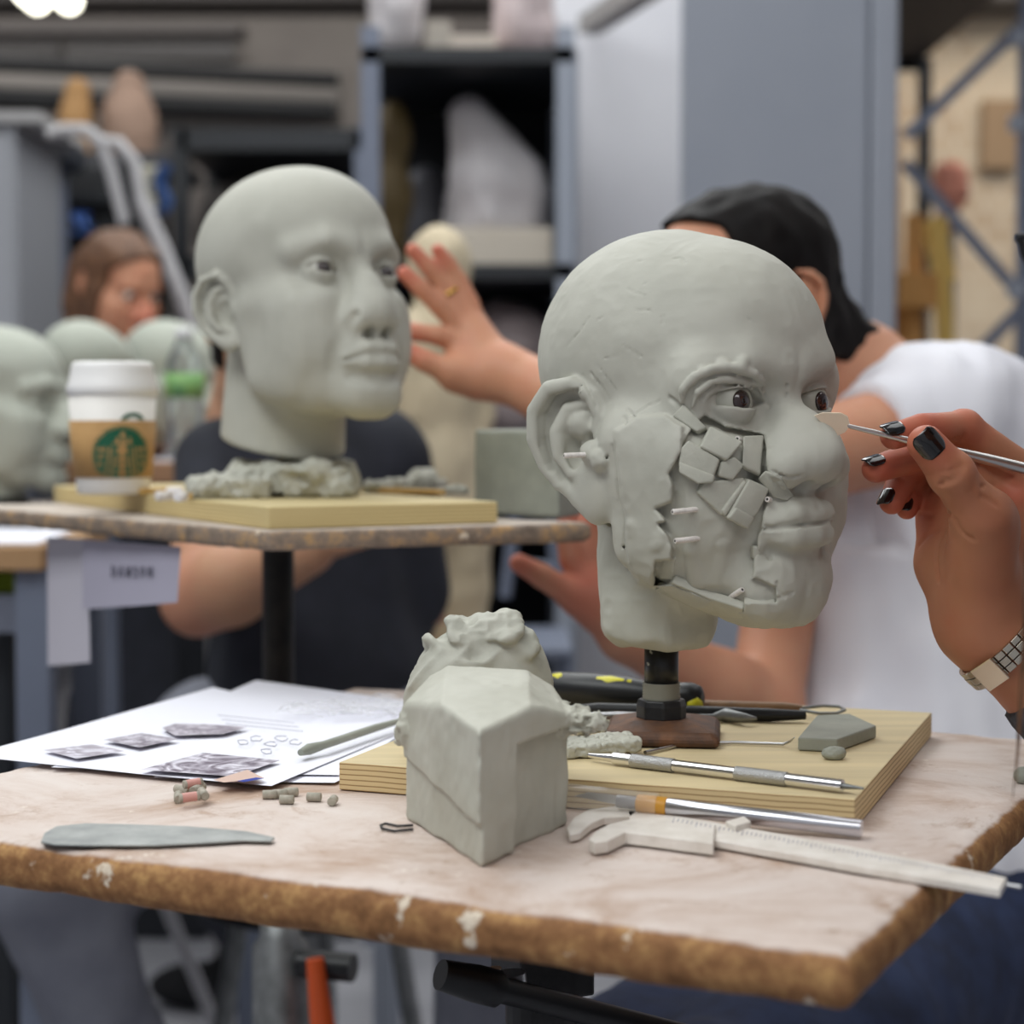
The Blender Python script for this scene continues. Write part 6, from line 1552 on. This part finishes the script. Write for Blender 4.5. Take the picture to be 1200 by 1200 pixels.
    for (px, py, Y) in ((44, 860, 2.715), (66, 862, 2.70), (108, 850, 2.79)):
        e = at(px, py, Y); d = (e - top) / np.linalg.norm(e - top); f_ = top + d * ((.0015 - top[2]) / d[2]); m = MB(); m.tube([top, f_], .011, 10); m.build('leg', W2, k)
    m = MB(); m.lathe(top, [(.03, -.02), (.03, .02)], 16); m.build('hub', W2, k); m = MB(); m.tube([top, top + V(0, 0, .2)], .012, 10); m.build('post', W2, k)
    # cream figure behind the stand
    CR = mat('cream_plaster', (206, 192, 164), .8, col2=(190, 174, 146), nscale=6)
    Y = 3.0; P_ = lambda px, py, dy=0: at(px, py, Y + dy)
    zs = z_at(775, Y)
    def fig(P):
        d = ell(P, P_(515, 312), (.052, .06, .068))
        d = smin(d, cap(P, P_(515, 345), P_(512, 385), .03, .035), .02)
        d = smin(d, chain(P, [P_(512, 410), P_(512, 470), P_(515, 540), P_(518, 600)], [.068, .062, .066, .072], .02), .03)
        d = smin(d, cap(P, P_(470, 400), P_(556, 400), .035, .035), .04)
        d = smin(d, chain(P, [P_(472, 405), P_(466, 480, .02), P_(474, 560, -.02)], [.03, .026, .02]), .015)
        d = smin(d, chain(P, [P_(554, 405), P_(562, 480, .02), P_(552, 560, -.02)], [.03, .026, .02]), .015)
        d = smin(d, chain(P, [P_(500, 600), P_(494, 690), P_(492, 768)], [.055, .042, .032], .01), .02)
        d = smin(d, chain(P, [P_(538, 600), P_(544, 690), P_(540, 768)], [.055, .042, .032], .01), .02)
        return np.maximum(d + noise(P, 30, 3) * .003, zs + .001 - P[:, 2])
    o = sdf_obj('plaster_figure', fig, P_(440, 260) - V(0, .12, .0) + V(0, 0, -.75), P_(600, 270) + V(0, .12, .04), .008, CR); tag(o, 'cream plaster standing figure behind the reaching hand', 'sculpture')
    k = empty('modelling_stand', (px_x(518, Y), Y, 0), 'wooden stand under the cream plaster figure', 'stand'); wbox('stand_top', px_x(440, Y), px_x(600, Y), Y - .12, Y + .12, zs - .03, zs, mat('stand_wood', (160, 130, 92), .7), k)
    for x in (px_x(452, Y), px_x(588, Y)):
        for y in (Y - .1, Y + .1): wbox('leg', x - .015, x + .015, y - .015, y + .015, .001, zs - .03, RACKL, k)
    # right side: blue rack, dark mezzanine, easel, terracotta head
    Y = 4.6; k = empty('scaffold_rack', (px_x(1150, Y), Y, 0), 'blue-grey steel rack with diagonal braces in front of the brick wall', 'rack')
    wbox('upright', px_x(1189, Y), px_x(1204, Y), Y - .02, Y + .02, .001, 2.43, RACKB, k); wbox('upright', px_x(1072, 5.95), px_x(1086, 5.95), 5.93, 5.97, .001, 2.43, RACK, k)
    for a, b in (((1196, 32), (1062, 160)), ((1060, 190), (1192, 342)), ((1196, 362), (1130, 430))):
        m = MB(); m.bar(at(*a, Y - .03), at(*b, Y - .03 + (.5 if b[0] < 1100 or a[0] < 1100 else 0) * .0), .012, .03); m.build('brace', RACKB, k)
    for p in ((1194, 45), (1192, 145), (1190, 340)):
        m = MB(); m.box(at(*p, Y - .05), (.02, .012, .02)); m.build('bracket', RACKL, k, .002)
    m = MB(); m.bbox((.90, 3.95, 2.44), (1.335, 6.02, 2.62)); S(m.build('beam', mat('mezzanine_dark', (44, 38, 38), .7)))
    m = MB(); m.bbox((.90, 6.0, 2.40), (1.335, 6.02, 2.44)); S(m.build('beam', PIPEB))
    k = empty('easel', (px_x(1072, 4.2), 4.2, 0), 'orange-brown wooden easel beside the grey column', 'easel'); OW = mat('easel_wood', (186, 132, 66), .6, col2=(204, 150, 84), nscale=12); OY = mat('easel_yellow', (212, 178, 96), .6)
    wbox('mast', px_x(1062, 4.2), px_x(1080, 4.2), 4.2, 4.24, .001, z_at(250, 4.2), OW, k); wbox('crossbar', px_x(1048, 4.15), px_x(1096, 4.15), 4.13, 4.19, z_at(360, 4.15), z_at(320, 4.15), OW, k, .004)
    for p0, p1 in (((1100, 255), (1120, 640)), ((1056, 330), (1040, 640))):
        a, b = at(*p0, 4.25), at(*p1, 4.25); b = a + (b - a) * ((a[2] - .001) / (a[2] - b[2])); m = MB(); m.bar(a, b, .035, .03); m.build('leg', OY if p0[0] > 1080 else OW, k)
    m = MB(); m.bar(at(1092, 258, 4.3), at(1108, 330, 4.3), .05, .02); m.build('slat', OY, k)
    m = MB(); m.bar(at(1046, 150, 4.5), at(1048, 300, 4.5), .03, .03); m.bar(at(1048, 300, 4.5), V(at(1048, 300, 4.5)[0], 4.5, .001), .03, .03); tag(m.build('timber', mat('timber_tan', (184, 150, 118), .7)), 'thin tan timber upright against the grey column edge', 'timber')
    hp = HeadPose(at(1113, 214, 5.6), 30, 0, 0, .00062); o = empty('terracotta_bust', hp.w((0, 0, -200)), 'small reddish terracotta head on a post before the brick wall', 'sculpture')
    sdf_obj('clay_body', lambda P: smin(head_sdf(P, dict()), cap(P, (0, -10, -60), (0, -10, -190), 46, 55), 20), (-95, -120, -240), (95, 150, 125), 6, mat('terracotta_red', (176, 116, 98), .8), o, post=hp.w, snap=1)
    b = hp.w((0, -10, -240)); m = MB(); m.lathe((b[0], b[1], 0), [(.025, .001), (.025, b[2] + .03)], 12); m.build('post', RACK, o)
    b_ = MB(); b_.bbox((px_x(1150, 7.1), 7.13, z_at(195, 7.1)), (px_x(1190, 7.1), 7.19, z_at(115, 7.1))); o = b_.build('brick_patch', mat('brick_patch_brown', (150, 124, 96), .8)); tag(o, 'browner patch of bricks in the brick wall', 'board')  # thin slab standing for a browner patch of brick, no board
    wbox('storage_crate', px_x(1040, 4.9), px_x(1230, 4.9), 5.1, 5.5, .001, z_at(430, 5.0), mat('crate_tan', (170, 146, 120), .8, col2=(132, 112, 94), nscale=4), None, .01); tag(bpy.data.objects['storage_crate'], 'tan crate stack by the brick wall behind the white T-shirt', 'crate')
    # dark furniture in the middle distance, floor things on the left
    wbox('dark_cupboard', px_x(120, 4.4), px_x(414, 4.4), 4.42, 4.75, .001, z_at(560, 4.4), mat('cup_dark', (40, 42, 48), .6), None, .005); tag(bpy.data.objects['dark_cupboard'], 'dark low cupboard behind the person in the dark T-shirt', 'cabinet')
    k = empty('steel_chair', (px_x(620, 3.4), 3.4, 0), 'grey steel frame chair in the dark gap behind the near hand', 'chair'); Y = 3.6
    for a, b in (((592, 700), (612, 540)), ((655, 700), (640, 540)), ((592, 660), (655, 668)), ((600, 600), (648, 604))):
        m = MB(); m.tube([at(*a, Y), at(*b, Y)], .012, 10); m.build('back_frame', RACKB, k)
    zs = z_at(735, Y); wbox('seat', px_x(585, Y), px_x(665, Y), Y - .35, Y + .02, zs - .02, zs, RACKB, k, .005)
    for x in (590, 658):
        for y in (0, -.32): p = V(px_x(x, Y), Y + y, zs - .02); m = MB(); m.tube([p, V(p[0], p[1], .001)], .012, 10); m.build('leg', RACKB, k)
    # lights
    def area(name, loc, sx, sy, e, c, aim=None):
        l = bpy.data.lights.new(name, 'AREA'); l.shape = 'RECTANGLE'; l.size = sx; l.size_y = sy; l.energy = e; l.color = c
        o = bpy.data.objects.new(name, l); COL.objects.link(o); o.location = loc
        if aim is not None:
            d = Vector(aim) - Vector(loc); o.rotation_euler = d.to_track_quat('-Z', 'Y').to_euler()
        return o
    area('ceiling_or_fill_light', (-1.3, .2, 3.3), 2.2, .9, 44, (.96, 1, 1), (-.3, 1.0, 1.0))
    area('ceiling_or_fill_light', (-.6, 2.7, 3.4), 2.8, 1.2, 45, (.97, 1, 1), (-.1, 2.2, 0))
    area('ceiling_or_fill_light', (1.4, 1.8, 3.4), 1.4, 1.4, 11, (.98, 1, 1), (.6, 1.9, 0))
    area('ceiling_or_fill_light', (0, 4.6, 3.5), 5, 1.2, 72, (.98, 1, 1), (0, 4.4, 0))
    area('ceiling_or_fill_light', (1.8, 5.8, 3.4), 2, 1.2, 36, (1, .96, .89), (2.0, 7.0, 1.4))
    area('ceiling_or_fill_light', (-2, 6.6, 3.4), 3, 1, 26, (1, .97, .94), (-2, 7.5, 1.5))
    area('ceiling_or_fill_light', (.5, -1.1, 3.3), 2.2, .8, 19, (1, 1, 1), (.5, 1.8, .9))  # added frontal fill behind the camera, standing in for wall bounce
    w = bpy.data.worlds.new('room_air'); SC.world = w; w.use_nodes = True; bg = w.node_tree.nodes['Background']; bg.inputs[0].default_value = (.92, .95, 1, 1); bg.inputs[1].default_value = .27
# ------------------------------------------------------------------ build
build_room()
h = build_front_head(); build_front_pipe(h)
build_near_table(); build_board(); build_clay_block(); build_papers(); build_table_things()
rh = build_rear_head(); finish_rear_head(rh); build_rear_stand(); build_rear_board(); build_cup(); build_rear_things()
build_tool_person(); build_tshirt_man(); build_dark_person(); build_far_woman()
